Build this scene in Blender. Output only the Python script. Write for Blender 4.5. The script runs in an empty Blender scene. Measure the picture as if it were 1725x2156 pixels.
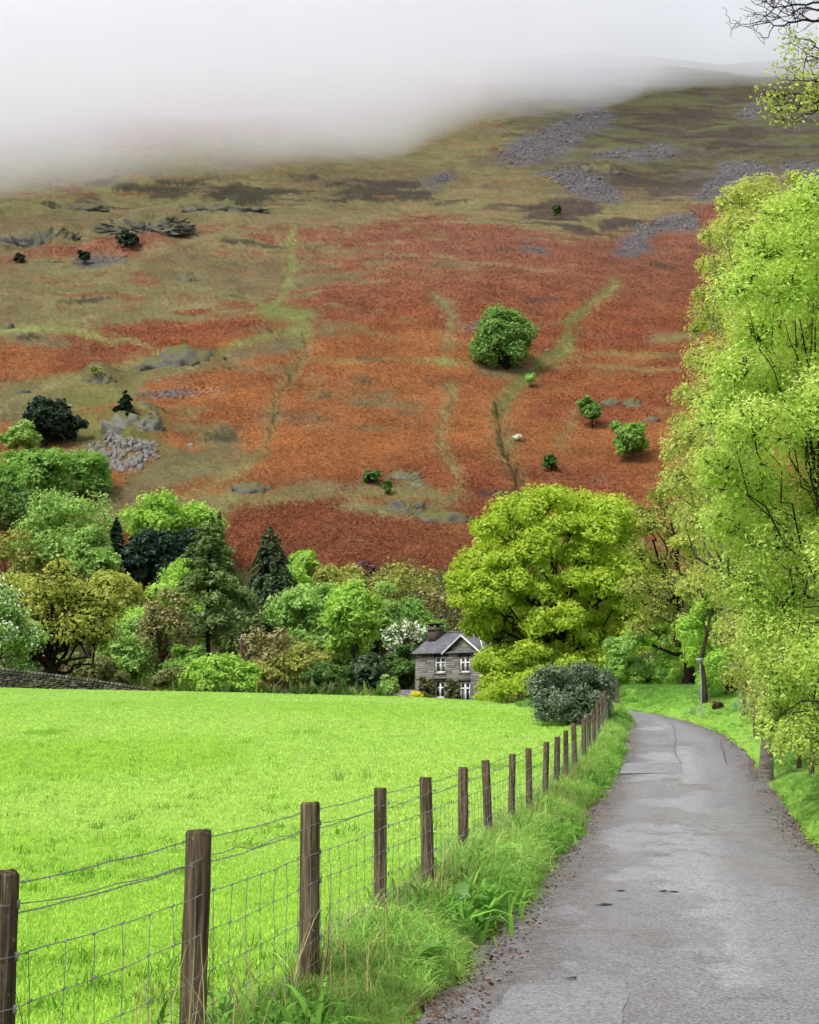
import bpy, math, random
import numpy as np
from mathutils import Vector
SC = bpy.context.scene
COL = SC.collection
RAD = math.radians
rng = np.random.default_rng(7)

# ---------------------------------------------------------------- camera, sky, sun, exposure
EYE = 1.6
FPX = 3200.0                 # focal length in units of a 1725 wide picture
PITCH = math.atan((1521 - 1078) / FPX)
cam_d = bpy.data.cameras.new('camera')
cam = bpy.data.objects.new('camera', cam_d); COL.objects.link(cam)
cam.location = (0, 0, EYE); cam.rotation_euler = (math.pi / 2 + PITCH, 0, 0)
cam_d.sensor_fit = 'HORIZONTAL'; cam_d.sensor_width = 36; cam_d.lens = 36 * FPX / 1725
cam_d.clip_start = 0.1; cam_d.clip_end = 6000
SC.camera = cam

SUN_EL, SUN_ROT = RAD(52), RAD(222)
world = bpy.data.worlds.new('World'); SC.world = world; world.use_nodes = True
wn = world.node_tree
sky = wn.nodes.new('ShaderNodeTexSky'); sky.sky_type = 'NISHITA'; sky.sun_disc = False
sky.sun_elevation = SUN_EL; sky.sun_rotation = SUN_ROT; sky.dust_density = 4.0; sky.air_density = 1.0
hs = wn.nodes.new('ShaderNodeHueSaturation'); hs.inputs['Saturation'].default_value = 0.22
wn.links.new(sky.outputs[0], hs.inputs['Color'])
ov = wn.nodes.new('ShaderNodeMix'); ov.data_type = 'RGBA'; ov.inputs[0].default_value = .5       # even overcast veil over the clear sky
ov.inputs[7].default_value = (2.56, 2.72, 3.0, 1)
wn.links.new(hs.outputs[0], ov.inputs[6]); wn.links.new(ov.outputs[2], wn.nodes['Background'].inputs[0])
wn.nodes['Background'].inputs[1].default_value = 0.13
sun_d = bpy.data.lights.new('sun', 'SUN'); sun_d.energy = 1.5; sun_d.angle = RAD(14); sun_d.color = (1, .98, .94)
sun = bpy.data.objects.new('sun', sun_d); COL.objects.link(sun)
SUNV = Vector((math.sin(SUN_ROT) * math.cos(SUN_EL), math.cos(SUN_ROT) * math.cos(SUN_EL), math.sin(SUN_EL)))
sun.rotation_euler = SUNV.to_track_quat('Z', 'Y').to_euler(); sun.location = (0, 0, 60)
vs = SC.view_settings
vs.view_transform = 'Standard'; vs.look = 'None'; vs.exposure = 1.15; vs.gamma = 1.0; vs.use_curve_mapping = False
cy = SC.cycles
cy.max_bounces = 14; cy.diffuse_bounces = 6; cy.glossy_bounces = 1; cy.transmission_bounces = 5; cy.use_adaptive_sampling = True; cy.adaptive_threshold = .05; cy.adaptive_min_samples = 16
cy.volume_bounces = 10; cy.transparent_max_bounces = 8; cy.caustics_reflective = False; cy.caustics_refractive = False

# ---------------------------------------------------------------- numeric helpers
def lin(c):
    c = np.asarray(c, float) / 255.0
    return np.where(c <= .04045, c / 12.92, ((c + .055) / 1.055) ** 2.4)
LIT = 2.1
def C(r, g, b, k=1.0):                       # picture colour of a lit surface -> base colour
    return tuple(np.clip(lin((r, g, b)) / LIT * k, 0, .85))

def _hash(ix, iy, s):
    h = (ix.astype(np.int64) * 374761393 + iy.astype(np.int64) * 668265263 + s * 974634541) & 0xffffffff
    h = ((h ^ (h >> 13)) * 1274126177) & 0xffffffff
    return ((h ^ (h >> 16)) & 0xffffff) / float(0xffffff)
def vnoise(x, y, s=0):
    x = np.asarray(x, float); y = np.asarray(y, float)
    ix = np.floor(x); iy = np.floor(y); fx = x - ix; fy = y - iy
    fx = fx * fx * (3 - 2 * fx); fy = fy * fy * (3 - 2 * fy)
    a = _hash(ix, iy, s); b = _hash(ix + 1, iy, s); c = _hash(ix, iy + 1, s); d = _hash(ix + 1, iy + 1, s)
    return (a * (1 - fx) + b * fx) * (1 - fy) + (c * (1 - fx) + d * fx) * fy
def fbm(x, y, o=4, s=0):
    v = 0; a = .5; t = 0
    for k in range(o):
        v = v + a * vnoise(x * 2 ** k + 17.3 * k, y * 2 ** k - 9.1 * k, s + k); t += a; a *= .5
    return v / t
def sstep(a, b, x):
    t = np.clip((np.asarray(x, float) - a) / (b - a), 0, 1); return t * t * (3 - 2 * t)
def polydist(X, Y, pts):
    X = np.asarray(X, np.float32 if np.size(X) > 20000 else float); Y = np.asarray(Y, X.dtype); m = np.full(X.shape, 1e9, X.dtype)
    for (x0, y0), (x1, y1) in zip(pts[:-1], pts[1:]):
        dx, dy = x1 - x0, y1 - y0
        t = np.clip(((X - x0) * dx + (Y - y0) * dy) / (dx * dx + dy * dy + 1e-9), 0, 1)
        ex = X - X.dtype.type(x0) - t * X.dtype.type(dx); ey = Y - X.dtype.type(y0) - t * X.dtype.type(dy); m = np.minimum(m, ex * ex + ey * ey)
    return np.sqrt(m)
def polyin(X, Y, pts):
    ins = np.zeros(np.shape(X), bool); n = len(pts)
    for i in range(n):
        x0, y0 = pts[i]; x1, y1 = pts[(i + 1) % n]
        if y0 == y1: continue
        c = ((y0 > Y) != (y1 > Y)) & (X < (x1 - x0) * (Y - y0) / (y1 - y0) + x0)
        ins ^= c
    return ins
def polysd(X, Y, pts):                        # + inside
    d = polydist(X, Y, list(pts) + [pts[0]])
    return np.where(polyin(X, Y, pts), d, -d)

CP, SP = math.cos(PITCH), math.sin(PITCH)
def proj(x, y, z):
    zz = z - EYE
    D = np.maximum(y * CP + zz * SP, 1e-3)
    return 862.5 + FPX * x / D, 1078 - FPX * (zz * CP - y * SP) / D
def ray(px, py):                              # direction with unit y
    a = (np.asarray(px, float) - 862.5) / FPX; b = (1078 - np.asarray(py, float)) / FPX
    yy = CP - b * SP
    return a / yy, (b * CP + SP) / yy         # dx/dy, dz/dy
def at(px, py, d):
    a, b = ray(px, py); return np.array((a * d, d, EYE + b * d))
def zat(py, d):
    return EYE + float(ray(862.5, py)[1]) * d

# ---------------------------------------------------------------- the lie of the land
def prof(y):
    return np.where(y < 12, 0, np.where(y < 36, .0012 * (y - 12) ** 2, np.where(y < 52, .691 + .072 * (y - 36), 1.843 + .036 * (y - 52))))
def ground0(x, y):
    x = np.asarray(x, float); y = np.asarray(y, float)
    g = prof(np.clip(y, -400, 85))
    t = np.where(x < 0, -.021 * np.clip(x, -40, 0), -.06 * x * (1 - sstep(7, 10, x)))
    g = g + t * sstep(50, 84, y) * 1.0
    over = sstep(84, 112, y)
    g = g * (1 - over) + over * (2.5 + .004 * (y - 112))
    return g + (fbm(x / 9, y / 9, 3, 5) - .5) * .16 * sstep(4, 30, np.abs(y)) * (1 - sstep(95, 130, y) * .2)
HS, HC = .55, 101.2
def ground1(x, y):                            # fell without gullies
    x = np.asarray(x, float); y = np.asarray(y, float)
    k = sstep(200, 330, y)
    ridge = 1110 - .0006 * (x - 240) ** 2
    yy = np.minimum(y, ridge) - .8 * np.maximum(y - ridge, 0)
    h = HS * yy - HC
    h = h + k * ((fbm(x / 130, y / 130, 2, 11) - .5) * 16 + (fbm(x / 34, y / 40, 3, 12) - .5) * 5)
    h = h + k * (fbm(x / 7, y / 9, 2, 13) - .5) * 1.1
    lo = ground0(x, y); s = 7.0
    m = np.maximum(h, lo); dlt = np.abs(h - lo)
    return m + s * .25 * np.clip(1 - dlt / (2 * s), 0, 1) ** 2

def hitg(px, py, f=None, y0=3.0, y1=1300.0):   # where a line of sight meets the land (scalar march)
    f = f or ground1
    a, b = ray(px, py); ys = y0 * (y1 / y0) ** (np.linspace(0, 1, 800))
    dz = EYE + b * ys - f(a * ys, ys)
    i = int(np.argmax(dz < 0))
    if dz[i] >= 0: i = len(ys) - 1
    y = ys[i] if i == 0 else ys[i - 1] + (ys[i] - ys[i - 1]) * dz[i - 1] / (dz[i - 1] - dz[i] + 1e-9)
    return np.array((a * y, y, float(f(a * y, y))))

# road edges read off the photograph, laid on the ground
LP = [(560, 2560), (760, 2300), (890, 2156), (1000, 2020), (1095, 1900), (1178, 1800), (1238, 1705), (1284, 1640), (1305, 1595), (1320, 1550), (1325, 1530), (1322, 1512)]
RP = [(2700, 2560), (2280, 2300), (2080, 2120), (1905, 1950), (1800, 1865), (1725, 1798), (1650, 1712), (1612, 1650), (1580, 1600), (1540, 1560), (1490, 1531), (1420, 1511), (1360, 1501)]
Lw = [tuple(hitg(*p, f=ground0)[:2]) for p in LP]; Rw = [tuple(hitg(*p, f=ground0)[:2]) for p in RP]
Lw = [(Lw[0][0] - 1.6, Lw[0][1] - 9)] + Lw + [(7.7, 56.4), (7.0, 57.2), (6.2, 57.6)]
Rw = [(Rw[0][0] - 1.6, Rw[0][1] - 9)] + Rw + [(8.3, 60.4), (7.2, 61.0), (6.2, 61.2)]
def resamp(p, n, smooth=2):
    p = np.array(p, float); s = np.r_[0, np.cumsum(np.hypot(*np.diff(p, axis=0).T))]
    t = np.linspace(0, s[-1], n); q = np.c_[np.interp(t, s, p[:, 0]), np.interp(t, s, p[:, 1])]
    for _ in range(smooth):
        q[1:-1] = (q[:-2] + 2 * q[1:-1] + q[2:]) / 4
    return q
NR = 220
RL, RR = resamp(Lw, NR, 12), resamp(Rw, NR, 12)
ROADPOLY = [tuple(p) for p in RL[::3]] + [tuple(p) for p in RR[::-3]]
# the wire fence, post by post: picture x and depth
FX = [28, 417, 658, 803, 901, 974, 1027, 1072, 1111, 1142, 1166, 1187, 1207, 1224, 1236, 1247, 1257, 1264, 1269, 1273, 1277, 1282]
FD = [5.05] + [2.2 * (3.1 + i) for i in range(21)]
FENCE = [((px - 862.5) / FPX * d * 1.0, d) for px, d in zip(FX, FD)]
FENCE = [(FENCE[0][0] - 2.2, FENCE[0][1] - 3.6), (FENCE[0][0] - 1.05, FENCE[0][1] - 1.9)] + FENCE
def fence_x(y):
    q = np.array(FENCE); return np.interp(y, q[:, 1], q[:, 0])
BANK = [tuple(p) for p in RR[:: 4]]
def H(x, y):
    x = np.asarray(x, float); y = np.asarray(y, float)
    z = ground1(x, y)
    near = (y > -12) & (y < 75) & (np.abs(x) < 60)
    if np.any(near):
        xn, yn = x[near] if x.ndim else x, y[near] if y.ndim else y
        sd = polysd(xn, yn, ROADPOLY)
        q = np.array(Rw); right = (xn > np.interp(yn, q[:14, 1], q[:14, 0]) - .05) | ((yn > 60.3) & (xn > 3.5))
        fb = np.where(yn > 58, sstep(3.5, 7.5, xn) * (1 - sstep(66, 74.5, yn)), 1.0)
        dz = np.where(sd > -.12, -.07, np.where(right, np.minimum(.05 + .22 * np.minimum(-sd, 3.2), .8) * sstep(.1, .5, -sd) * fb, .10 * sstep(.1, .45, -sd) * (1 - sstep(.9, 2.2, -sd))))
        if x.ndim: z = z.copy(); z[near] += dz
        else: z = z + dz
    return z
GULLY = [([(1048, 855), (1052, 900), (1065, 950), (1085, 990), (1097, 1060)], 4, 1.8), ([(640, 700), (650, 742), (620, 790), (585, 840), (572, 900), (560, 945)], 2.5, .7),
         ([(1290, 595), (1250, 640), (1215, 680), (1205, 725), (1150, 760), (1120, 790), (1080, 830), (1050, 870)], 8, .7), ([(620, 500), (605, 580), (580, 655)], 4, .5),
         ([(945, 810), (960, 840), (925, 910), (925, 950), (960, 1000), (960, 1060)], 5, .5)]
def HF(x, y):                                 # fell with gullies and crags
    z = H(x, y); px, py = proj(x, y, z)
    px = px + (fbm(x / 6, y / 6, 2, 31) - .5) * 10
    for pts, w, dep in GULLY:
        z = z - dep * np.exp(-(polydist(px, py, pts) / w) ** 2)
    crag = np.zeros(np.shape(z))
    for cx, cy_, rx, ry in ((80, 505, 130, 40), (260, 500, 120, 40), (450, 435, 120, 26), (60, 445, 120, 22), (1270, 370, 60, 25), (290, 890, 60, 45), (390, 760, 80, 26), (200, 805, 45, 24)):
        crag = np.maximum(crag, np.exp(-((px - cx) / rx) ** 2 - ((py - cy_) / ry) ** 2))
    r = np.abs(fbm(x / 16, y / 11, 4, 41) - .5) * 2
    return z + crag * (1 - r) ** 2 * 5.0

# ---------------------------------------------------------------- mesh and node helpers
def mesh_np(name, V, Q=None, T=None, mat=None, attrs=None, smooth=False, mats=None, midx=None):
    V = np.asarray(V, np.float32).reshape(-1, 3)
    Q = np.zeros((0, 4), np.int32) if Q is None else np.asarray(Q, np.int32).reshape(-1, 4)
    T = np.zeros((0, 3), np.int32) if T is None else np.asarray(T, np.int32).reshape(-1, 3)
    me = bpy.data.meshes.new(name)
    me.vertices.add(len(V)); me.vertices.foreach_set('co', V.ravel())
    n = len(Q) * 4 + len(T) * 3
    me.loops.add(n); me.loops.foreach_set('vertex_index', np.r_[Q.ravel(), T.ravel()].astype(np.int32))
    me.polygons.add(len(Q) + len(T))
    st = np.r_[np.arange(len(Q)) * 4, len(Q) * 4 + np.arange(len(T)) * 3].astype(np.int32)
    me.polygons.foreach_set('loop_start', st)
    if smooth: me.polygons.foreach_set('use_smooth', np.ones(len(st), bool))
    if mats:
        for m in mats: me.materials.append(m)
        if midx is not None: me.polygons.foreach_set('material_index', np.asarray(midx, np.int32))
    elif mat: me.materials.append(mat)
    for k, a in (attrs or {}).items():
        a = np.asarray(a, np.float32)
        if a.ndim == 1:
            at_ = me.attributes.new(k, 'FLOAT', 'POINT'); at_.data.foreach_set('value', a)
        elif a.shape[1] == 4:
            at_ = me.attributes.new(k, 'FLOAT_COLOR', 'POINT'); at_.data.foreach_set('color', a.ravel())
        else:
            at_ = me.attributes.new(k, 'FLOAT_VECTOR', 'POINT'); at_.data.foreach_set('vector', a.ravel())
    me.update(calc_edges=True)
    return me
def link(name, me, parent=None, loc=None, **props):
    o = bpy.data.objects.new(name, me); COL.objects.link(o)
    if parent is not None: o.parent = parent
    if loc is not None: o.location = loc
    for k, v in props.items(): o[k] = v
    return o
def thing(name, label, cat, loc, group=None, rz=0.0):
    o = bpy.data.objects.new(name, None); COL.objects.link(o); o.location = tuple(float(v) for v in loc); o.rotation_euler.z = rz
    o.empty_display_size = .2; o['label'] = label; o['category'] = cat
    if group: o['group'] = group
    return o
def boxes(B):                                 # list of (cx,cy,cz,sx,sy,sz[,rz]) -> V,Q
    Vs, Qs = [], []
    base = np.array([[-1, -1, -1], [1, -1, -1], [1, 1, -1], [-1, 1, -1], [-1, -1, 1], [1, -1, 1], [1, 1, 1], [-1, 1, 1]]) * .5
    q = np.array([[0, 3, 2, 1], [4, 5, 6, 7], [0, 1, 5, 4], [1, 2, 6, 5], [2, 3, 7, 6], [3, 0, 4, 7]])
    for i, b in enumerate(B):
        v = base * np.array(b[3:6])
        if len(b) > 6:
            c, s = math.cos(b[6]), math.sin(b[6]); v = np.c_[v[:, 0] * c - v[:, 1] * s, v[:, 0] * s + v[:, 1] * c, v[:, 2]]
        Vs.append(v + np.array(b[:3])); Qs.append(q + 8 * i)
    return np.concatenate(Vs), np.concatenate(Qs)
def tubes(P, R, sides=5):
    P = np.asarray(P, float); R = np.asarray(R, float); N, K, _ = P.shape
    T = np.gradient(P, axis=1); T /= np.linalg.norm(T, axis=2, keepdims=True) + 1e-9
    ref = np.where(np.abs(T[:, :1, 2:3]) > .8, np.array([[[1., .1, 0]]]), np.array([[[.05, .02, 1.]]]))
    A = np.cross(T, np.broadcast_to(ref, T.shape)); A /= np.linalg.norm(A, axis=2, keepdims=True) + 1e-9
    B = np.cross(T, A)
    th = np.arange(sides) * 2 * np.pi / sides
    V = P[:, :, None, :] + R[:, :, None, None] * (A[:, :, None, :] * np.cos(th)[None, None, :, None] + B[:, :, None, :] * np.sin(th)[None, None, :, None])
    i = np.arange(N)[:, None, None] * K * sides; j = np.arange(K - 1)[None, :, None] * sides; s = np.arange(sides)[None, None, :]; s2 = (s + 1) % sides
    Q = np.stack(np.broadcast_arrays(i + j + s, i + j + s2, i + j + sides + s2, i + j + sides + s), -1).reshape(-1, 4)
    return V.reshape(-1, 3), Q
class MB:
    def __init__(s): s.V = []; s.Q = []; s.T = []; s.n = 0
    def add(s, V, Q=None, T=None):
        V = np.asarray(V, float).reshape(-1, 3); s.V.append(V)
        if Q is not None: s.Q.append(np.asarray(Q) + s.n)
        if T is not None: s.T.append(np.asarray(T) + s.n)
        s.n += len(V); return s
    def mesh(s, name, mat, smooth=False, attrs=None):
        return mesh_np(name, np.concatenate(s.V), np.concatenate(s.Q) if s.Q else None, np.concatenate(s.T) if s.T else None, mat, attrs, smooth)

def new_mat(name):
    m = bpy.data.materials.new(name); m.use_nodes = True
    nt = m.node_tree; nt.nodes.clear()
    out = nt.nodes.new('ShaderNodeOutputMaterial')
    return m, nt, out
def N(nt, t, **kw):
    n = nt.nodes.new(t)
    for k, v in kw.items(): setattr(n, k, v)
    return n
def noise_node(nt, scale, detail=4, rough=.6, vec=None, kind='noise'):
    n = N(nt, 'ShaderNodeTexNoise' if kind == 'noise' else 'ShaderNodeTexVoronoi')
    n.inputs['Scale'].default_value = scale
    if kind == 'noise': n.inputs['Detail'].default_value = detail; n.inputs['Roughness'].default_value = rough
    if vec is not None: nt.links.new(vec, n.inputs['Vector'])
    return n
def ramp(nt, src, stops):
    r = N(nt, 'ShaderNodeValToRGB'); e = r.color_ramp.elements
    while len(e) < len(stops): e.new(.5)
    for i, (p, c) in enumerate(stops):
        e[i].position = p; e[i].color = (*c, 1) if len(c) == 3 else c
    nt.links.new(src, r.inputs[0]); return r
def mixc(nt, a, b, fac, mode='MIX'):
    m = N(nt, 'ShaderNodeMix', data_type='RGBA', blend_type=mode)
    for s, v in ((m.inputs[0], fac), (m.inputs[6], a), (m.inputs[7], b)):
        if hasattr(v, 'is_linked') or hasattr(v, 'links'): nt.links.new(v, s)
        elif isinstance(v, (int, float)): s.default_value = v
        else: s.default_value = (*v, 1) if len(v) == 3 else v
    return m.outputs[2]
def mathn(nt, op, a, b=None, clamp=False):
    m = N(nt, 'ShaderNodeMath', operation=op, use_clamp=clamp)
    for s, v in ((m.inputs[0], a), (m.inputs[1], b)):
        if v is None: continue
        if hasattr(v, 'links'): nt.links.new(v, s)
        else: s.default_value = v
    return m.outputs[0]
def pos(nt):
    return N(nt, 'ShaderNodeNewGeometry').outputs['Position']
def mapv(nt, v, scale):
    m = N(nt, 'ShaderNodeMapping'); m.inputs['Scale'].default_value = scale; nt.links.new(v, m.inputs[0]); return m.outputs[0]
def bsdf(nt, out, col, rough=.8, spec=.3, bump=None, bstr=.3, bdist=.02):
    b = N(nt, 'ShaderNodeBsdfPrincipled')
    if hasattr(col, 'links'): nt.links.new(col, b.inputs['Base Color'])
    else: b.inputs['Base Color'].default_value = (*col, 1)
    if hasattr(rough, 'links'): nt.links.new(rough, b.inputs['Roughness'])
    else: b.inputs['Roughness'].default_value = rough
    b.inputs['Specular IOR Level'].default_value = spec
    if bump is not None:
        bp = N(nt, 'ShaderNodeBump'); bp.inputs['Strength'].default_value = bstr; bp.inputs['Distance'].default_value = bdist
        nt.links.new(bump, bp.inputs['Height']); nt.links.new(bp.outputs[0], b.inputs['Normal'])
    nt.links.new(b.outputs[0], out.inputs['Surface']); return b
def simple(name, c1, c2=None, scale=20, rough=.8, spec=.3, bstr=.3, bdist=.01, stretch=(1, 1, 1), contrast=(.35, .65), detail=5):
    m, nt, out = new_mat(name)
    tc = N(nt, 'ShaderNodeTexCoord').outputs['Object']
    v = mapv(nt, tc, stretch); n = noise_node(nt, scale, detail, .65, v)
    c = ramp(nt, n.outputs[0], [(contrast[0], c1), (contrast[1], c2 or tuple(x * .7 for x in c1))])
    bsdf(nt, out, c.outputs[0], rough, spec, n.outputs[0], bstr, bdist); return m
def leaf_mat(name, c1, c2, trans=.4, gloss=.06):
    m, nt, out = new_mat(name)
    a = N(nt, 'ShaderNodeAttribute', attribute_name='tint')
    c = ramp(nt, a.outputs['Fac'], [(0, c1), (1, c2)]).outputs[0]
    d = N(nt, 'ShaderNodeBsdfDiffuse'); t = N(nt, 'ShaderNodeBsdfTranslucent'); g = N(nt, 'ShaderNodeBsdfGlossy'); g.inputs['Roughness'].default_value = .45
    nt.links.new(c, d.inputs[0])
    ct = mixc(nt, c, (1.0, 1.0, .75), 1.0, 'MULTIPLY'); nt.links.new(ct, t.inputs[0])
    m1 = N(nt, 'ShaderNodeMixShader'); m1.inputs[0].default_value = trans; nt.links.new(d.outputs[0], m1.inputs[1]); nt.links.new(t.outputs[0], m1.inputs[2])
    m2 = N(nt, 'ShaderNodeMixShader'); m2.inputs[0].default_value = gloss; nt.links.new(m1.outputs[0], m2.inputs[1]); nt.links.new(g.outputs[0], m2.inputs[2])
    nt.links.new(m2.outputs[0], out.inputs['Surface']); return m
def inst_mat(name, trans=.3, vary=.35):       # colour carried by each scattered copy
    m, nt, out = new_mat(name)
    a = N(nt, 'ShaderNodeAttribute', attribute_name='col', attribute_type='INSTANCER')
    t0 = N(nt, 'ShaderNodeAttribute', attribute_name='tint')
    k = mathn(nt, 'MULTIPLY_ADD', t0.outputs['Fac'], vary * 2); nt.nodes[-1].inputs[2].default_value = 1 - vary
    c = N(nt, 'ShaderNodeVectorMath', operation='SCALE'); nt.links.new(a.outputs['Color'], c.inputs[0]); nt.links.new(k, c.inputs['Scale'])
    d = N(nt, 'ShaderNodeBsdfDiffuse'); t = N(nt, 'ShaderNodeBsdfTranslucent')
    nt.links.new(c.outputs[0], d.inputs[0]); nt.links.new(c.outputs[0], t.inputs[0])
    m1 = N(nt, 'ShaderNodeMixShader'); m1.inputs[0].default_value = trans; nt.links.new(d.outputs[0], m1.inputs[1]); nt.links.new(t.outputs[0], m1.inputs[2])
    nt.links.new(m1.outputs[0], out.inputs['Surface']); return m

def scatter(name, pts, meshes, scl, col, rz=None, tilt=None, idx=None, seed=1):
    """many copies of a few small meshes over given points; one object of kind stuff"""
    r = np.random.default_rng(seed); n = len(pts)
    rot = np.zeros((n, 3)); rot[:, 2] = r.uniform(0, 6.283, n) if rz is None else rz
    if tilt is not None: rot[:, :2] = r.normal(0, tilt, (n, 2))
    scl = np.broadcast_to(np.asarray(scl, float), (n,)) if np.ndim(scl) < 2 else scl
    me = mesh_np(name, pts, attrs={'rot': rot, 'scl': scl if np.ndim(scl) == 2 else np.repeat(scl[:, None], 3, 1), 'col': np.c_[col, np.ones(n)]})
    ia = me.attributes.new('idx', 'INT', 'POINT'); ia.data.foreach_set('value', (r.integers(0, len(meshes), n) if idx is None else idx).astype(np.int32))
    src = bpy.data.collections.new(name + '_source')
    for i, m in enumerate(meshes):
        src.objects.link(bpy.data.objects.new('%s_piece_%02d' % (name, i), m))
    ng = bpy.data.node_groups.new(name + '_scatter', 'GeometryNodeTree')
    ng.interface.new_socket('Geometry', in_out='INPUT', socket_type='NodeSocketGeometry')
    ng.interface.new_socket('Geometry', in_out='OUTPUT', socket_type='NodeSocketGeometry')
    gi = ng.nodes.new('NodeGroupInput'); go = ng.nodes.new('NodeGroupOutput')
    mp = ng.nodes.new('GeometryNodeMeshToPoints'); ip = ng.nodes.new('GeometryNodeInstanceOnPoints')
    ci = ng.nodes.new('GeometryNodeCollectionInfo'); ci.inputs['Collection'].default_value = src
    ci.inputs['Separate Children'].default_value = True; ci.inputs['Reset Children'].default_value = True
    def na(nm, ty):
        q = ng.nodes.new('GeometryNodeInputNamedAttribute'); q.data_type = ty; q.inputs['Name'].default_value = nm
        return q.outputs[0]
    e = ng.nodes.new('FunctionNodeEulerToRotation'); L = ng.links.new
    L(gi.outputs[0], mp.inputs[0]); L(mp.outputs[0], ip.inputs['Points']); L(ci.outputs[0], ip.inputs['Instance'])
    ip.inputs['Pick Instance'].default_value = True
    L(na('idx', 'INT'), ip.inputs['Instance Index']); L(na('rot', 'FLOAT_VECTOR'), e.inputs[0]); L(e.outputs[0], ip.inputs['Rotation'])
    L(na('scl', 'FLOAT_VECTOR'), ip.inputs['Scale']); L(ip.outputs[0], go.inputs[0])
    o = link(name, me, kind='stuff')
    md = o.modifiers.new('scatter', 'NODES'); md.node_group = ng
    return o
def blades(name, mat, n, h, w, lean, seg=3, seed=0, rad=.03, droop=.5, jit=.4):
    """a tuft of curved grass blades"""
    r = np.random.default_rng(seed); mb = MB(); tint = []
    for i in range(n):
        a = r.uniform(0, 6.283); hh = h * r.uniform(1 - jit, 1 + jit); ww = w * r.uniform(.7, 1.2); l = lean * r.uniform(.2, 1.3)
        b = np.array([r.normal(0, rad), r.normal(0, rad), 0]); dr = np.array([math.cos(a), math.sin(a), 0]); sd = np.array([-dr[1], dr[0], 0])
        V = []
        for k in range(seg + 1):
            t = k / seg
            p = b + dr * hh * l * t ** 1.7 + np.array([0, 0, hh * (t - droop * l * t ** 3)])
            q = ww * .5 * (1 - t) ** .6
            V += [p - sd * q, p + sd * q] if k < seg else [p]
        Q = [[2 * k, 2 * k + 1, 2 * k + 3, 2 * k + 2] for k in range(seg - 1)]
        mb.add(V, np.array(Q) if Q else None, np.array([[2 * seg - 2, 2 * seg - 1, 2 * seg]]))
        tint += [r.uniform(0, 1)] * len(V)
    return mb.mesh(name, mat, attrs={'tint': np.array(tint)})

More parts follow.
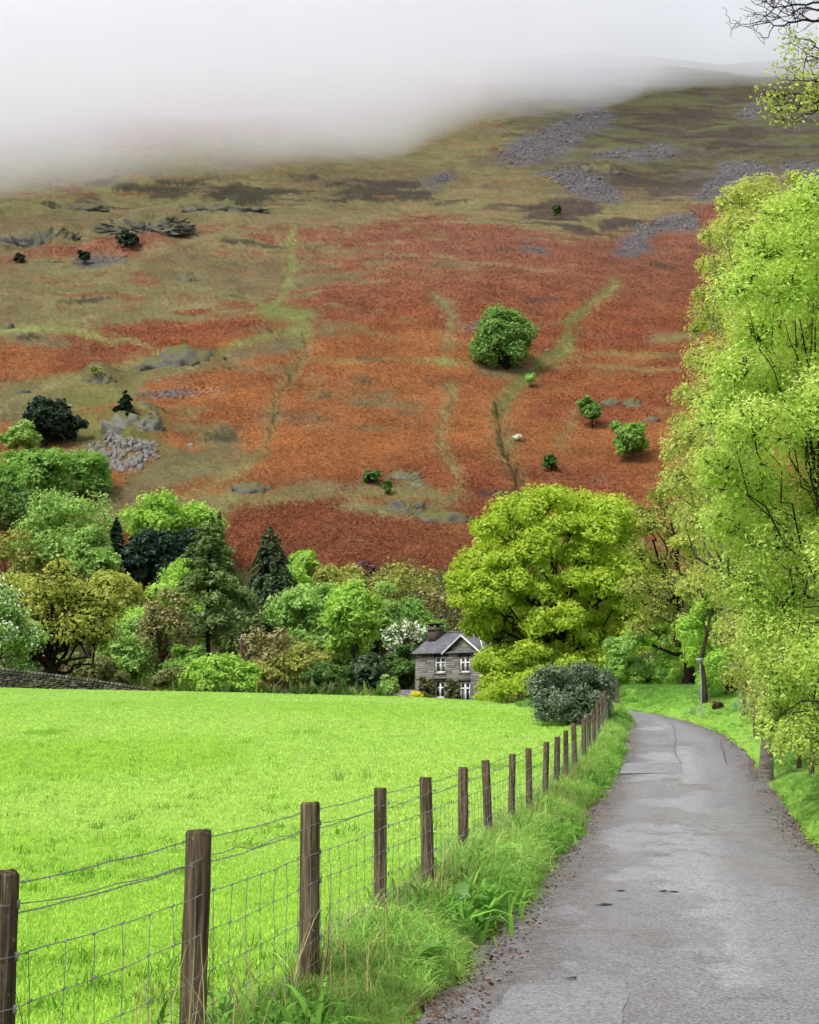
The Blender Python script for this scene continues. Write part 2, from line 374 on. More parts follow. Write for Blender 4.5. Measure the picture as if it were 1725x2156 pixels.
# ---------------------------------------------------------------- fell colours: where bracken, turf, heather and scree grow
def fell_colour(x, y, z):
    X, Y = proj(x, y, z)
    w = (fbm(x / 22, y / 22, 3, 51) - .5); X = X + w * 46; Y = Y + (fbm(x / 18, y / 22, 3, 52) - .5) * 26
    st = fbm(x / 9, y / 4.5, 3, 53); bg = fbm(x / 40, y / 34, 3, 54); fi = vnoise(x / 1.6, y / 1.3, 55); st2 = fbm(x / 26, y / 7, 3, 56)
    def c(*v): return np.array(lin(v)) / LIT
    def mix(a, b, f): return a * (1 - f[:, None]) + b * f[:, None]
    red, org, dk, dull = c(176, 108, 74), c(196, 130, 80), c(158, 100, 74), c(168, 116, 94)
    olive, tan, lime, brown = c(156, 150, 100), c(168, 146, 104), c(160, 172, 100), c(138, 118, 92)
    hea, hea2, scr, scr2, ugr = c(96, 82, 76), c(84, 80, 62), c(138, 134, 138), c(116, 112, 114), c(124, 130, 78)
    col = np.repeat(red[None], len(X), 0)
    col = mix(col, org, sstep(.42, .62, bg + .22 * np.exp(-((Y - 930) / 90) ** 2) - .1 * np.exp(-((Y - 700) / 90) ** 2)))
    col = mix(col, np.repeat(dk[None], len(X), 0), sstep(1040, 1110, Y + st * 40) * .55)
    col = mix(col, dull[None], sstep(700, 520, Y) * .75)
    col = mix(col, dk[None], sstep(.56, .75, st2) * .45)
    # turf
    G = np.full(len(X), .10)
    def area(pts, wt, fe=22):
        nonlocal G
        G = np.maximum(G, wt * sstep(-fe, fe, polysd(X, Y, pts)))
    area([(-900, 640), (200, 525), (420, 472), (620, 472), (612, 600), (560, 670), (300, 690), (150, 720), (-900, 800)], .74, 40)
    area([(-900, 300), (300, 300), (700, 280), (1000, 200), (1725, 0), (2600, 0), (2600, 470), (1480, 440), (1300, 505), (1150, 500), (900, 462), (620, 480), (420, 480), (-900, 700)], .95, 26)
    area([(-200, 830), (150, 790), (300, 745), (480, 735), (650, 690), (640, 735), (480, 775), (300, 800), (340, 900), (420, 960), (560, 960), (480, 1010), (200, 1120), (160, 1060), (330, 960), (150, 940)], .8, 26)
    area([(560, 470), (1000, 470), (1060, 600), (820, 700), (560, 690)], .34, 40); area([(-300, 800), (400, 830), (560, 960), (300, 1000), (-300, 960)], .4, 40)
    area([(590, 480), (760, 470), (800, 620), (650, 700), (560, 690)], .5, 30)
    area([(180, 1110), (470, 1000), (560, 1000), (480, 1090), (300, 1120)], .66, 30)
    area([(740, 1000), (860, 985), (960, 1050), (980, 1090), (820, 1110), (700, 1060)], .7, 22)
    area([(440, 1030), (700, 1005), (1000, 1040), (1010, 1062), (700, 1055), (470, 1065)], .55, 14)
    area([(140, 850), (330, 850), (330, 930), (140, 930)], .7, 30)
    area([(1040, 860), (1090, 860), (1110, 960), (1110, 1050), (1080, 1050), (1050, 960)], .55, 14)
    area([(1010, 770), (1150, 770), (1140, 800), (1010, 790)], .7, 12)
    f = sstep(.26, .7, G + (st - .5) * 1.35 + (bg - .5) * .7 + (fi - .5) * .3 - .04)
    g = mix(np.repeat(olive[None], len(X), 0), tan[None], sstep(.4, .6, st2) * .7)
    g = mix(g, brown[None], sstep(.5, .7, bg) * .5)
    g = mix(g, c(150, 148, 84)[None], np.exp(-((X - 240) / 160) ** 2 - ((Y - 880) / 80) ** 2))
    col = mix(col, g, f)
    # greener flushes and trods
    for pts, wd, k, cc in (
        ([(625, 485), (610, 560), (580, 650)], 13, .75, c(150, 152, 92)), ([(570, 660), (640, 672), (640, 700)], 26, .7, c(142, 152, 86)),
        ([(640, 690), (650, 742), (620, 790), (585, 840), (570, 900), (555, 950), (500, 995)], 11, .8, c(158, 146, 92)),
        ([(905, 628), (948, 655), (960, 690), (945, 735)], 11, .7, olive), ([(945, 810), (960, 840), (925, 910), (925, 950), (958, 1000), (960, 1060)], 11, .7, olive),
        ([(1300, 592), (1255, 640), (1215, 680), (1205, 725)], 13, .8, c(146, 150, 88)), ([(1205, 725), (1150, 760), (1120, 790), (1080, 830), (1055, 870)], 17, .75, c(138, 146, 84)),
        ([(660, 756), (850, 758), (940, 762), (1000, 775)], 4, .8, c(156, 142, 84)), ([(905, 762), (940, 762)], 8, .8, lime), ([(1120, 757), (1290, 742), (1480, 752)], 5, .8, c(160, 140, 84)),
        ([(1130, 775), (1230, 766), (1480, 775)], 4, .8, c(160, 140, 84)), ([(900, 530), (1060, 560), (1170, 575)], 3, .7, tan), ([(1215, 870), (1180, 950)], 8, .6, olive),
        ([(1380, 715), (1480, 705)], 12, .6, olive), ([(150, 800), (60, 840), (-100, 880)], 8, .7, olive), ([(470, 1050), (700, 1038), (970, 1058)], 7, .7, c(150, 144, 86)),
        ([(480, 1000), (300, 1090), (190, 1120)], 12, .6, c(158, 148, 92)), ([(240, 700), (330, 740), (420, 775)], 5, .6, olive), ([(1045, 860), (1065, 950), (1085, 990), (1097, 1050)], 16, .7, c(146, 134, 84)),
        ([(-100, 690), (130, 690), (250, 720)], 9, .5, lime), ([(450, 745), (560, 712), (650, 700)], 9, .7, c(146, 144, 84))):
        dd = polydist(X, Y, pts)
        col = mix(col, cc[None] * 1.2, np.clip(np.exp(-(dd / (wd * .8)) ** 2) * (k + .35), 0, .95) * sstep(.2, .5, st + .2))
    # heather and upper greens
    hh = np.zeros(len(X))
    for cx, cy_, rx, ry, k in ((1200, 440, 95, 26, 1), (1300, 470, 60, 18, .9), (1330, 275, 170, 34, .8), (1600, 255, 190, 52, .9), (1400, 385, 150, 36, .9), (1560, 330, 120, 30, .7), (820, 402, 120, 22, .8), (680, 376, 80, 16, .7), (330, 402, 170, 24, .75), (480, 408, 110, 20, .9),
                               (1030, 382, 70, 12, .6), (1450, 190, 150, 30, .6), (1700, 160, 120, 26, .5), (1230, 482, 40, 12, .8), (1900, 260, 200, 80, .9)):
        hh = np.maximum(hh, k * np.exp(-(((X - cx) / (rx * 1.15)) ** 2 + ((Y - cy_) / (ry * 1.15)) ** 2)))
    col = mix(col, mix(np.repeat(hea[None], len(X), 0), hea2[None], sstep(1000, 500, X)), sstep(.36, .62, hh + (st - .5) * .9 + (fbm(x / 15, y / 9, 3, 57) - .5) * 1.3) * .9)
    up = sstep(930, 1250, X) * sstep(430, 300, Y)
    col = mix(col, c(100, 88, 72)[None], up * sstep(.3, .48, bg) * .85)
    col = mix(col, hea[None], up * sstep(.5, .62, fbm(x / 30, y / 12, 3, 58)) * .7)
    col = mix(col, c(126, 120, 122)[None], sstep(.6, .72, fbm(x / 20, y / 20, 3, 59)) * sstep(900, 1150, X) * sstep(450, 380, Y) * .5)
    col = mix(col, ugr[None], up * sstep(.5, .62, st2 + .06) * .65)
    # scree
    s = np.full(len(X), -99.)
    for pts in ([(1120, 360), (1230, 345), (1300, 400), (1295, 428), (1210, 402)], [(1295, 528), (1335, 482), (1380, 448), (1465, 440), (1465, 478), (1400, 492), (1330, 535)],
                [(1465, 410), (1520, 345), (1600, 338), (1640, 372), (1530, 392), (1490, 425)], [(1030, 325), (1150, 270), (1250, 215), (1290, 255), (1180, 325), (1080, 350)],
                [(900, 392), (960, 358), (970, 378), (930, 396)], [(1250, 322), (1400, 306), (1440, 330), (1300, 338)], [(1090, 526), (1120, 518), (1152, 526), (1130, 540)],
                [(975, 690), (1005, 672), (1040, 680), (1015, 702)], [(1560, 228), (1600, 225), (1590, 255)], [(1640, 345), (1760, 330), (1800, 400), (1660, 385)], [(150, 945), (210, 938), (200, 975), (140, 960)], [(180, 550), (275, 530), (270, 545), (190, 560)],
                [(300, 832), (380, 812), (470, 818), (478, 830), (400, 838)]):
        s = np.maximum(s, polysd(X, Y, pts))
    col = mix(col, mix(np.repeat(scr[None], len(X), 0), scr2[None], fi), sstep(-9, 8, s + (st - .5) * 40) * .92)
    dd = polydist(X, Y, GULLY[0][0]); col = mix(col, c(60, 48, 40)[None], np.exp(-(dd / 3.2) ** 2) * .9)
    dd = polydist(X, Y, GULLY[1][0]); col = mix(col, c(82, 60, 46)[None], np.exp(-(dd / 2.0) ** 2) * .8)
    col = mix(col, c(98, 98, 58)[None], sstep(1188, 1212, proj(x, y, z)[1]))
    col = col * (.72 + .56 * fbm(x / 5.5, y / 4, 3, 60))[:, None]
    return np.clip(col * (.78 + .44 * fi)[:, None], 0, 1), sstep(-5, 5, s)

# ---------------------------------------------------------------- ground and fell sheets
def polar(az, r):
    A, R_ = np.meshgrid(az, r, indexing='ij'); x, y = np.sin(A) * R_, np.cos(A) * R_
    n, m = len(az), len(r); i = np.arange(n - 1)[:, None] * m; j = np.arange(m - 1)[None, :]
    Q = np.stack([i + j, i + j + 1, i + j + m + 1, i + j + m], -1).reshape(-1, 4)[:, ::-1]
    return x.ravel(), y.ravel(), Q
az = np.r_[np.linspace(-180, -45, 28)[:-1], np.linspace(-45, 45, 270), np.linspace(45, 180, 28)[1:]] * math.pi / 180
rr = np.r_[.4, 2.2 * (196 / 2.2) ** np.linspace(0, 1, 250)]
gx, gy, gq = polar(az, rr); gz = H(gx, gy)
def turf_material():
    m, nt, out = new_mat('pasture_turf'); p = pos(nt)
    n1 = noise_node(nt, .22, 4, .6, mapv(nt, p, (1, .6, 1))); n2 = noise_node(nt, 2.2, 5, .7, mapv(nt, p, (1, .55, 1))); n3 = noise_node(nt, 26, 4, .7, p)
    c = ramp(nt, n1.outputs[0], [(.3, C(160, 216, 76)), (.5, C(176, 228, 90)), (.7, C(188, 230, 104))]).outputs[0]
    c = mixc(nt, c, C(112, 184, 44), ramp(nt, n2.outputs[0], [(.52, (0, 0, 0)), (.75, (.75, .75, .75))]).outputs[0])
    c = mixc(nt, c, C(96, 160, 36), ramp(nt, n3.outputs[0], [(.5, (0, 0, 0)), (.8, (.7, .7, .7))]).outputs[0])
    sep = N(nt, 'ShaderNodeSeparateXYZ'); nt.links.new(p, sep.inputs[0])
    far = mathn(nt, 'MULTIPLY_ADD', sep.outputs['Y'], 1 / 30, True); nt.nodes[-1].inputs[2].default_value = -95 / 30
    c = mixc(nt, c, C(100, 118, 52), far)
    bsdf(nt, out, c, .9, .15, n3.outputs[0], .5, .05); return m
M_TURF = turf_material()
ground = link('ground', mesh_np('ground', np.c_[gx, gy, gz], gq, mat=M_TURF, smooth=True), kind='structure')

az = np.r_[np.linspace(-70, -19, 24)[:-1], np.linspace(-19, 19, 390), np.linspace(19, 70, 24)[1:]] * math.pi / 180
e_ = np.linspace(0, 1, 360); rr = 196 * (1250 / 196) ** e_; rr = np.r_[rr, 1400, 1700, 2300]
fx_, fy_, fq = polar(az, rr); fz = HF(fx_, fy_)
seam = np.abs(np.hypot(fx_, fy_) - 196) < .5
fz[seam] = H(fx_[seam], fy_[seam])
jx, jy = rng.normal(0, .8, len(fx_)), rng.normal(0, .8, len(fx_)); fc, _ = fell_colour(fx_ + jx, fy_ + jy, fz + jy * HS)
m, nt, out = new_mat('fell_cover'); p = pos(nt)
a = N(nt, 'ShaderNodeAttribute', attribute_name='col')
n1 = noise_node(nt, .9, 5, .75, mapv(nt, p, (1, 1.6, 1.6))); n2 = noise_node(nt, 3.2, 4, .7, p)
k = ramp(nt, n1.outputs[0], [(.3, (.62,) * 3), (.7, (1.3,) * 3)]).outputs[0]
cc = mixc(nt, a.outputs['Color'], k, 1.0, 'MULTIPLY')
cc = mixc(nt, cc, ramp(nt, n2.outputs[0], [(.35, (.72,) * 3), (.65, (1.2,) * 3)]).outputs[0], 1.0, 'MULTIPLY')
bsdf(nt, out, cc, .95, .1, n1.outputs[0], .9, .9)
M_FELL = m
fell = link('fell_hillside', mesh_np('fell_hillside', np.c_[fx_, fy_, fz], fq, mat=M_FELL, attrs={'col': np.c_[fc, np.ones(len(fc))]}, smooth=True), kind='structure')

# fine growth over the fell: dead bracken fronds, bents and heather sprigs
M_INST = inst_mat('fell_growth', .15, .4)
NF = 300000
px = rng.uniform(-260, 1560, NF); py = rng.uniform(90, 1230, NF)
a_, b_ = ray(px, py); d = np.clip(HC / np.maximum(HS - b_, .06), 210, 1090)
for _ in range(5):
    err = EYE + b_ * d - ground1(a_ * d, d); d = np.clip(d - err / np.minimum(b_ - HS, -.08) * .8, 205, 1105)
ok = (np.abs(EYE + b_ * d - ground1(a_ * d, d)) < 3) & (d > 212)
x, y = (a_ * d)[ok], d[ok]; z = HF(x, y)
_, scr = fell_colour(x, y, z); jx, jy = rng.normal(0, 1.3, len(x)), rng.normal(0, 1.2, len(x)); tc_, _ = fell_colour(x + jx, y + jy, z + jy * HS)
redness = np.clip((tc_[:, 0] / (tc_[:, 1] + 1e-4) - 1.2) / 1.6, 0, 1)
keep = (scr < .4); x, y, z, tc_, redness = x[keep], y[keep], z[keep], tc_[keep], redness[keep]
tc_ = tc_ * rng.uniform(1.35, 1.95, len(x))[:, None]
fr = [blades('bracken_sprig', M_INST, 9, .55, .11, 1.5, 2, 100 + i, .12, .55, .4) for i in range(4)]
scatter('fell_bracken_and_grass', np.c_[x, y, z - .05], fr, (.28 + .38 * redness) * rng.uniform(.7, 1.5, len(x)) * np.clip(y / 420, .8, 1.5), tc_, tilt=.3, seed=3)

# ---------------------------------------------------------------- low cloud lying on the fell
def cloud_mesh():
    fade = [(-900, 470), (0, 425), (250, 392), (500, 372), (700, 350), (850, 322), (950, 290), (1050, 256), (1200, 230), (1350, 212), (1450, 198), (1520, 186), (1600, 182), (1725, 190), (2600, 200)]
    fpx = np.array([q[0] for q in fade]); fpy = np.array([q[1] for q in fade])
    az = np.linspace(-40, 40, 150) * math.pi / 180; px = 862.5 + FPX * np.tan(az) / CP
    zb = []
    for p_, a1 in zip(px, az):
        yy = np.interp(p_, fpx, fpy); b = float(ray(p_, yy)[1]); dd = HC / max(HS - b, .08); zb.append((dd, EYE + b * dd))
    zb = np.array(zb)
    rows = []
    for k, (f, up) in enumerate([(-100, 34), (-90, 16), (-55, 5), (0, 0), (120, 4), (400, 40), (800, 160), (820, 540), (600, 415), (400, 300), (200, 180), (80, 104), (0, 66), (-60, 50)]):
        dd = zb[:, 0] + f; x = np.tan(az) * dd
        w = (fbm(x / 110 + 3, dd / 120 + k * .31, 3, 61) - .5) + (fbm(x / 40, dd / 50 + k * .3, 2, 62) - .5) * .2
        rows.append(np.c_[x, dd + w * 60, zb[:, 1] + up + w * (70 if up > 3 else 52)])
    V = np.array(rows); K, n, _ = V.shape
    i = np.arange(K)[:, None] * n; i2 = ((np.arange(K) + 1) % K)[:, None] * n; j = np.arange(n - 1)[None]
    Q = np.stack([i + j, i + j + 1, i2 + j + 1, i2 + j], -1).reshape(-1, 4)
    V = V.reshape(-1, 3); c0 = V.reshape(K, n, 3)[:, 0].mean(0); c1 = V.reshape(K, n, 3)[:, -1].mean(0)
    nV = len(V); V = np.r_[V, [c0, c1]]
    T = [[nV, ((k + 1) % K) * n, k * n] for k in range(K)] + [[nV + 1, k * n + n - 1, ((k + 1) % K) * n + n - 1] for k in range(K)]
    return V, Q, np.array(T)
m, nt, out = new_mat('low_cloud'); pv = N(nt, 'ShaderNodeVolumePrincipled')
pv.inputs['Color'].default_value = (.966, .976, 1, 1); pv.inputs['Density'].default_value = .0085; pv.inputs['Anisotropy'].default_value = .5
nt.links.new(pv.outputs[0], out.inputs['Volume'])
V, Q, T = cloud_mesh()
link('low_cloud', mesh_np("low_cloud", V, Q[:, ::-1], T[:, ::-1], m), kind='stuff', label='white low cloud hiding the top of the fell')

# ---------------------------------------------------------------- the lane
def road_material():
    m, nt, out = new_mat('worn_tarmac'); p = pos(nt)
    lat = N(nt, 'ShaderNodeAttribute', attribute_name='lat').outputs['Fac']       # 0 left edge .. 1 right edge
    big = noise_node(nt, .5, 4, .6, mapv(nt, p, (1, .45, 1))); mid = noise_node(nt, 3.5, 5, .7, p); fine = noise_node(nt, 48, 4, .75, p)
    vor = noise_node(nt, 34, vec=p, kind='v')
    c = ramp(nt, big.outputs[0], [(.32, C(158, 160, 162)), (.5, C(178, 179, 182)), (.68, C(190, 187, 187))]).outputs[0]
    edge = ramp(nt, lat, [(.0, (1, 1, 1)), (.13, (.85, .85, .85)), (.27, (0, 0, 0)), (.72, (0, 0, 0)), (.9, (.75, .75, .75)), (1, (1, 1, 1))])
    ef = mathn(nt, 'MULTIPLY', edge.outputs[0], ramp(nt, mid.outputs[0], [(.32, (.15,) * 3), (.6, (1,) * 3)]).outputs[0])
    c = mixc(nt, c, C(136, 122, 114), ef)
    c = mixc(nt, c, C(160, 138, 128), mathn(nt, 'MULTIPLY', ramp(nt, noise_node(nt, .9, 4, .6, mapv(nt, p, (1, .3, 1))).outputs[0], [(.52, (0,) * 3), (.7, (.7,) * 3)]).outputs[0], 1.0))
    c = mixc(nt, c, C(96, 94, 94), ramp(nt, fine.outputs[0], [(.5, (0,) * 3), (.62, (.85,) * 3)]).outputs[0])
    c = mixc(nt, c, C(208, 206, 204), ramp(nt, vor.outputs['Distance'], [(.08, (.5,) * 3), (.3, (0,) * 3)]).outputs[0])
    wp = noise_node(nt, .42, 6, .62, mapv(nt, p, (1, .5, 1))); wm = ramp(nt, lat, [(.1, (0,) * 3), (.2, (1,) * 3), (.55, (1,) * 3), (.66, (.1,) * 3)])
    c = mixc(nt, c, C(204, 205, 207), mathn(nt, 'MULTIPLY', wm.outputs[0], ramp(nt, wp.outputs[0], [(.5, (0,) * 3), (.535, (.75,) * 3)]).outputs[0]))
    v2 = noise_node(nt, 62, vec=p, kind='v'); sv = N(nt, 'ShaderNodeSeparateColor'); nt.links.new(v2.outputs['Color'], sv.inputs[0])
    c = mixc(nt, c, ramp(nt, sv.outputs[0], [(0, (.55,) * 3), (.5, (1.02,) * 3), (1, (1.5,) * 3)]).outputs[0], 1.0, 'MULTIPLY')
    tr = ramp(nt, lat, [(.12, (0,) * 3), (.26, (1,) * 3), (.4, (.2,) * 3), (.62, (.15,) * 3), (.76, (.8,) * 3), (.88, (0,) * 3)])
    c = mixc(nt, c, C(182, 180, 182), mathn(nt, 'MULTIPLY', tr.outputs[0], ramp(nt, noise_node(nt, .8, 4, .65, mapv(nt, p, (1, .35, 1))).outputs[0], [(.38, (0,) * 3), (.62, (.6,) * 3)]).outputs[0]))
    c = mixc(nt, c, C(104, 98, 98), ramp(nt, mid.outputs[0], [(.55, (0,) * 3), (.8, (.7,) * 3)]).outputs[0])
    bsdf(nt, out, c, .62, .4, fine.outputs[0], .8, .02); return m
M_ROAD = road_material()
nw = 15
t = np.linspace(-.03, 1.03, nw)
E_ = RL[:, None] * (1 - t[None, :, None]) + RR[:, None] * t[None, :, None]
wob = (fbm(E_[..., 0] * 1.4, E_[..., 1] * 1.4, 3, 71) - .5) * .3
E_[:, 0, 0] += wob[:, 0]; E_[:, -1, 0] += wob[:, -1]
rz = ground1(E_[..., 0], E_[..., 1]) + .004 + .035 * (1 - (2 * t - 1) ** 2)[None, :]
rz[:, 0] -= .03; rz[:, -1] -= .03
i = np.arange(NR - 1)[:, None] * nw; j = np.arange(nw - 1)[None]
rq = np.stack([i + j, i + j + 1, i + j + nw + 1, i + j + nw], -1).reshape(-1, 4)
road = link('road', mesh_np('road', np.c_[E_.reshape(-1, 2), rz.ravel()], rq, mat=M_ROAD, attrs={'lat': np.tile(t, NR)}, smooth=True), kind='structure')
def on_road(x, y): 
    k = np.argmin(np.hypot((RL[:, 0] + RR[:, 0]) / 2 - x, (RL[:, 1] + RR[:, 1]) / 2 - y)); tt = np.clip(np.hypot(x - RL[k, 0], y - RL[k, 1]) / np.hypot(*(RR[k] - RL[k])), 0, 1)
    return float(ground1(x, y)) + .004 + .035 * (1 - (2 * tt - 1) ** 2)
def road_hit(px, py): 
    q = hitg(px, py, f=lambda x, y: ground1(x, y) + .03, y0=4, y1=70); return q[:2]

# ---------------------------------------------------------------- trees
M_BARK = simple('grey_brown_bark', C(92, 80, 66), C(52, 44, 36), 6, .95, .1, .8, .05, (1, 1, .25))
M_BARKD = simple('dark_bark', C(66, 54, 44), C(34, 27, 22), 6, .95, .1, .8, .05, (1, 1, .25))
M_BARKB = simple('brown_twig_bark', C(112, 94, 74), C(80, 64, 50), 6, .95, .1, .5, .03)
M_BIRCH = simple('birch_bark', C(190, 182, 170), C(120, 110, 100), 5, .8, .2, .5, .02, (.6, .6, 3), (.36, .62))
LEAF = {}
def leafm(k):
    if k in LEAF: return LEAF[k]
    t = dict(
        lime=((156, 186, 50), (198, 214, 84), .5), birch=((152, 184, 70), (212, 224, 132), .5), birch2=((158, 172, 78), (206, 208, 122), .5), green=((96, 138, 58), (134, 170, 80), .4),
        bright=((124, 166, 60), (170, 200, 92), .45), olive=((128, 138, 66), (164, 166, 84), .4), gold=((140, 152, 66), (180, 182, 92), .45), pale=((124, 162, 80), (160, 188, 104), .45),
        dark=((34, 54, 42), (58, 80, 58), .12), darkyew=((38, 54, 42), (58, 74, 54), .1), spruce=((58, 78, 56), (88, 104, 70), .15), larch=((92, 116, 68), (126, 144, 86), .35), brown=((132, 130, 84), (160, 154, 102), .35),
        cream=((214, 218, 180), (240, 240, 214), .35), holly=((62, 82, 54), (124, 142, 108), .1), hill=((104, 148, 70), (142, 178, 92), .4), purple=((92, 62, 66), (120, 82, 80), .3),
        shrub=((70, 104, 48), (106, 140, 66), .35), yellow=((236, 200, 20), (250, 226, 70), .3), moss=((96, 104, 58), (128, 130, 78), .3), creeper=((76, 84, 50), (120, 118, 76), .3))[k]
    LEAF[k] = leaf_mat('leaf_' + k, C(*t[0], (2.05 if k == 'lime' else 2.35 if k in ('birch', 'birch2') else 2.0 if k in ('hill', 'shrub') else 2.6) if k not in ('dark', 'darkyew', 'holly') else 2.1), C(*t[1], (2.05 if k == 'lime' else 2.35 if k in ('birch', 'birch2') else 2.0 if k in ('hill', 'shrub') else 2.6) if k not in ('dark', 'darkyew', 'holly') else 2.1), t[2], .05 if k == 'holly' else .015); return LEAF[k]

def kites(c, nrm, s, r, asp=.62, fold=.12):
    n = len(c); nrm = nrm / (np.linalg.norm(nrm, axis=1, keepdims=True) + 1e-9)
    u = np.cross(nrm, r.normal(0, 1, (n, 3))); u /= np.linalg.norm(u, axis=1, keepdims=True) + 1e-9
    v = np.cross(nrm, u); s = np.broadcast_to(np.asarray(s, float), (n,))[:, None]
    V = np.stack([c - u * s * .5, c + v * s * asp * .5 + nrm * s * fold + u * s * .08, c + u * s * .5, c - v * s * asp * .5 + nrm * s * fold + u * s * .08], 1).reshape(-1, 3)
    return V, np.arange(4 * n).reshape(-1, 4)
def darts(c, nrm, s, r):                       # leaves small enough in the picture to be one pointed face
    n = len(c); nrm = nrm / (np.linalg.norm(nrm, axis=1, keepdims=True) + 1e-9)
    u = np.cross(nrm, r.normal(0, 1, (n, 3))); u /= np.linalg.norm(u, axis=1, keepdims=True) + 1e-9
    v = np.cross(nrm, u); s = np.broadcast_to(np.asarray(s, float), (n,))[:, None]
    return np.stack([c - u * s * .45 + v * s * .32, c - u * s * .38 - v * s * .32, c + u * s * .55 + nrm * s * .1], 1).reshape(-1, 3), np.arange(3 * n).reshape(-1, 3)
def bez(A, B, Cc, K, r, gn):
    t = np.linspace(0, 1, K)[None, :, None]
    P = A[:, None] * (1 - t) ** 2 + 2 * Cc[:, None] * t * (1 - t) + B[:, None] * t ** 2
    ln = np.linalg.norm(B - A, axis=1)[:, None, None]
    w = r.normal(0, 1, P.shape) * ln * gn * np.sin(np.pi * np.clip(t, 0, 1)) ** .7
    return P + w
def fib(n, r):
    i = np.arange(n) + .5; ph = np.arccos(1 - 2 * i / n); th = math.pi * (1 + 5 ** .5) * i + r.uniform(0, 6)
    D = np.c_[np.cos(th) * np.sin(ph), np.sin(th) * np.sin(ph), np.cos(ph)] + r.normal(0, .18, (n, 3))
    return D / np.linalg.norm(D, axis=1, keepdims=True)
def broadleaf(name, label, base, lobes, lr, leaf, nleaf, lsize, seed, cat='tree', group=None, ns=11, trunk_r=.3, gnarl=.05, bark=None, twigs=2, up=.45, spread=.3, flat=.7, fork=.35, stems=1, lean=(0, 0), asp=.62, extra=None, hide_trunk=False):
    """trunk with limbs to every lobe of the crown, boughs to every clump, leaves spread round the clumps"""
    r = np.random.default_rng(seed); base = np.asarray(base, float)
    lobes = np.asarray(lobes, float) - base; lr = np.broadcast_to(np.asarray(lr, float), (len(lobes),))
    bark = bark or M_BARK; top = lobes[:, 2].max(); cen = lobes.mean(0); nl = len(lobes)
    root = thing(name, label, cat, base, group)
    mb = MB(); K = 9
    for si in range(stems):
        off = np.array([r.normal(0, 1), r.normal(0, 1), 0]) * (.35 * trunk_r * 3 if stems > 1 else 0)
        tgt = np.array([cen[0] * .7 + lean[0], cen[1] * .7 + lean[1], top * .8]) + off * 2.5
        tp = bez(np.array([[off[0] * .5, off[1] * .5, -.25]]), tgt[None], np.array([[off[0] + lean[0] * .2, off[1], top * .4]]), K, r, gnarl * .35)[0]
        rad = trunk_r / (stems ** .6) * (1.0 - .86 * np.linspace(0, 1, K) ** .8); rad[0] *= 1.45; rad[1] *= 1.08
        V, Q = tubes(tp[None], rad[None], 9); mb.add(V, Q)
        mine = np.arange(nl) % stems == si
        if not mine.any(): continue
        L = lobes[mine]
        ft = np.clip(fork + (1 - fork) * np.clip((L[:, 2] / top - fork) / (1.15 - fork), 0, 1) * .85 - r.uniform(0, .12, len(L)), .12, .93)
        A = np.stack([np.interp(ft, np.linspace(0, 1, K), tp[:, k]) for k in range(3)], 1)
        ar = np.interp(ft, np.linspace(0, 1, K), rad) * .55
        ct = A * .45 + L * .55; ct[:, 2] = A[:, 2] * .55 + L[:, 2] * .45 + .12 * np.linalg.norm(L - A, axis=1) * r.uniform(-.6, 1, len(L))
        P = bez(A, L, ct, 7, r, gnarl); R = ar[:, None] * np.linspace(1, .3, 7)[None]
        V, Q = tubes(P, R, 6); mb.add(V, Q)
        lrm = np.median(ar) * .3
    # clumps
    out = lobes - np.array([cen[0], cen[1], cen[2] * .8]); out /= np.linalg.norm(out, axis=1, keepdims=True) + 1e-6
    D = r.normal(0, 1, (nl, ns, 3)); D /= np.linalg.norm(D, axis=2, keepdims=True)
    D = D + out[:, None] * .45 + np.array([0, 0, up]); D /= np.linalg.norm(D, axis=2, keepdims=True)
    S = lobes[:, None] + D * lr[:, None, None] * r.uniform(.45, 1.0, (nl, ns, 1)); S[..., 2] = np.maximum(S[..., 2], .15)
    A = np.repeat(lobes[:, None], ns, 1).reshape(-1, 3); B = S.reshape(-1, 3)
    lrr = np.repeat(lr, ns)
    ct = (A + B) / 2 + np.array([0, 0, .1]) * lrr[:, None]
    P = bez(A, B, ct, 3, r, .08 + gnarl * .6); tr = max(trunk_r * .06, .012)
    V, Q = tubes(P, np.broadcast_to(np.array([1.5, 1.0, .35]) * tr, (len(P), 3)), 3); mb.add(V, Q)
    if twigs:
        A2 = np.repeat(B, twigs, 0); dd = r.normal(0, 1, A2.shape) + np.repeat(D.reshape(-1, 3), twigs, 0) * 1.2 + np.array([0, 0, .3]); dd /= np.linalg.norm(dd, axis=1, keepdims=True)
        ln = np.repeat(lrr, twigs)[:, None] * r.uniform(.25, .6, (len(A2), 1))
        P = np.stack([A2 - dd * ln * .3, A2 + dd * ln], 1)
        V, Q = tubes(P, np.broadcast_to(np.array([.7, .2]) * tr, (len(P), 2)), 3); mb.add(V, Q)
    link('trunk', mb.mesh('trunk', bark, True), root)
    if nleaf:
        wt = lrr ** 1.6; kk = np.maximum(1, np.round(nleaf * wt / wt.sum())).astype(int); n = int(kk.sum())
        g = r.normal(0, 1, (n, 3)); g *= np.minimum(1, 1.9 / (np.linalg.norm(g, axis=1, keepdims=True)))
        g[:, 2] *= flat
        c = np.repeat(B, kk, 0) + g * (np.repeat(lrr, kk) * spread)[:, None]
        c[:, 2] = np.maximum(c[:, 2], .05)
        nr = np.repeat(D.reshape(-1, 3), kk, 0) * .5 + np.array([0, 0, .7]) + r.normal(0, .55, (n, 3)) + g * .35
        V, T = darts(c, nr, lsize * np.clip(r.lognormal(-.08, .4, n), .35, 2.0), r)
        tint = np.clip(np.repeat(r.normal(.5, .2, len(B)), kk) + r.normal(0, .2, n), 0, 1)
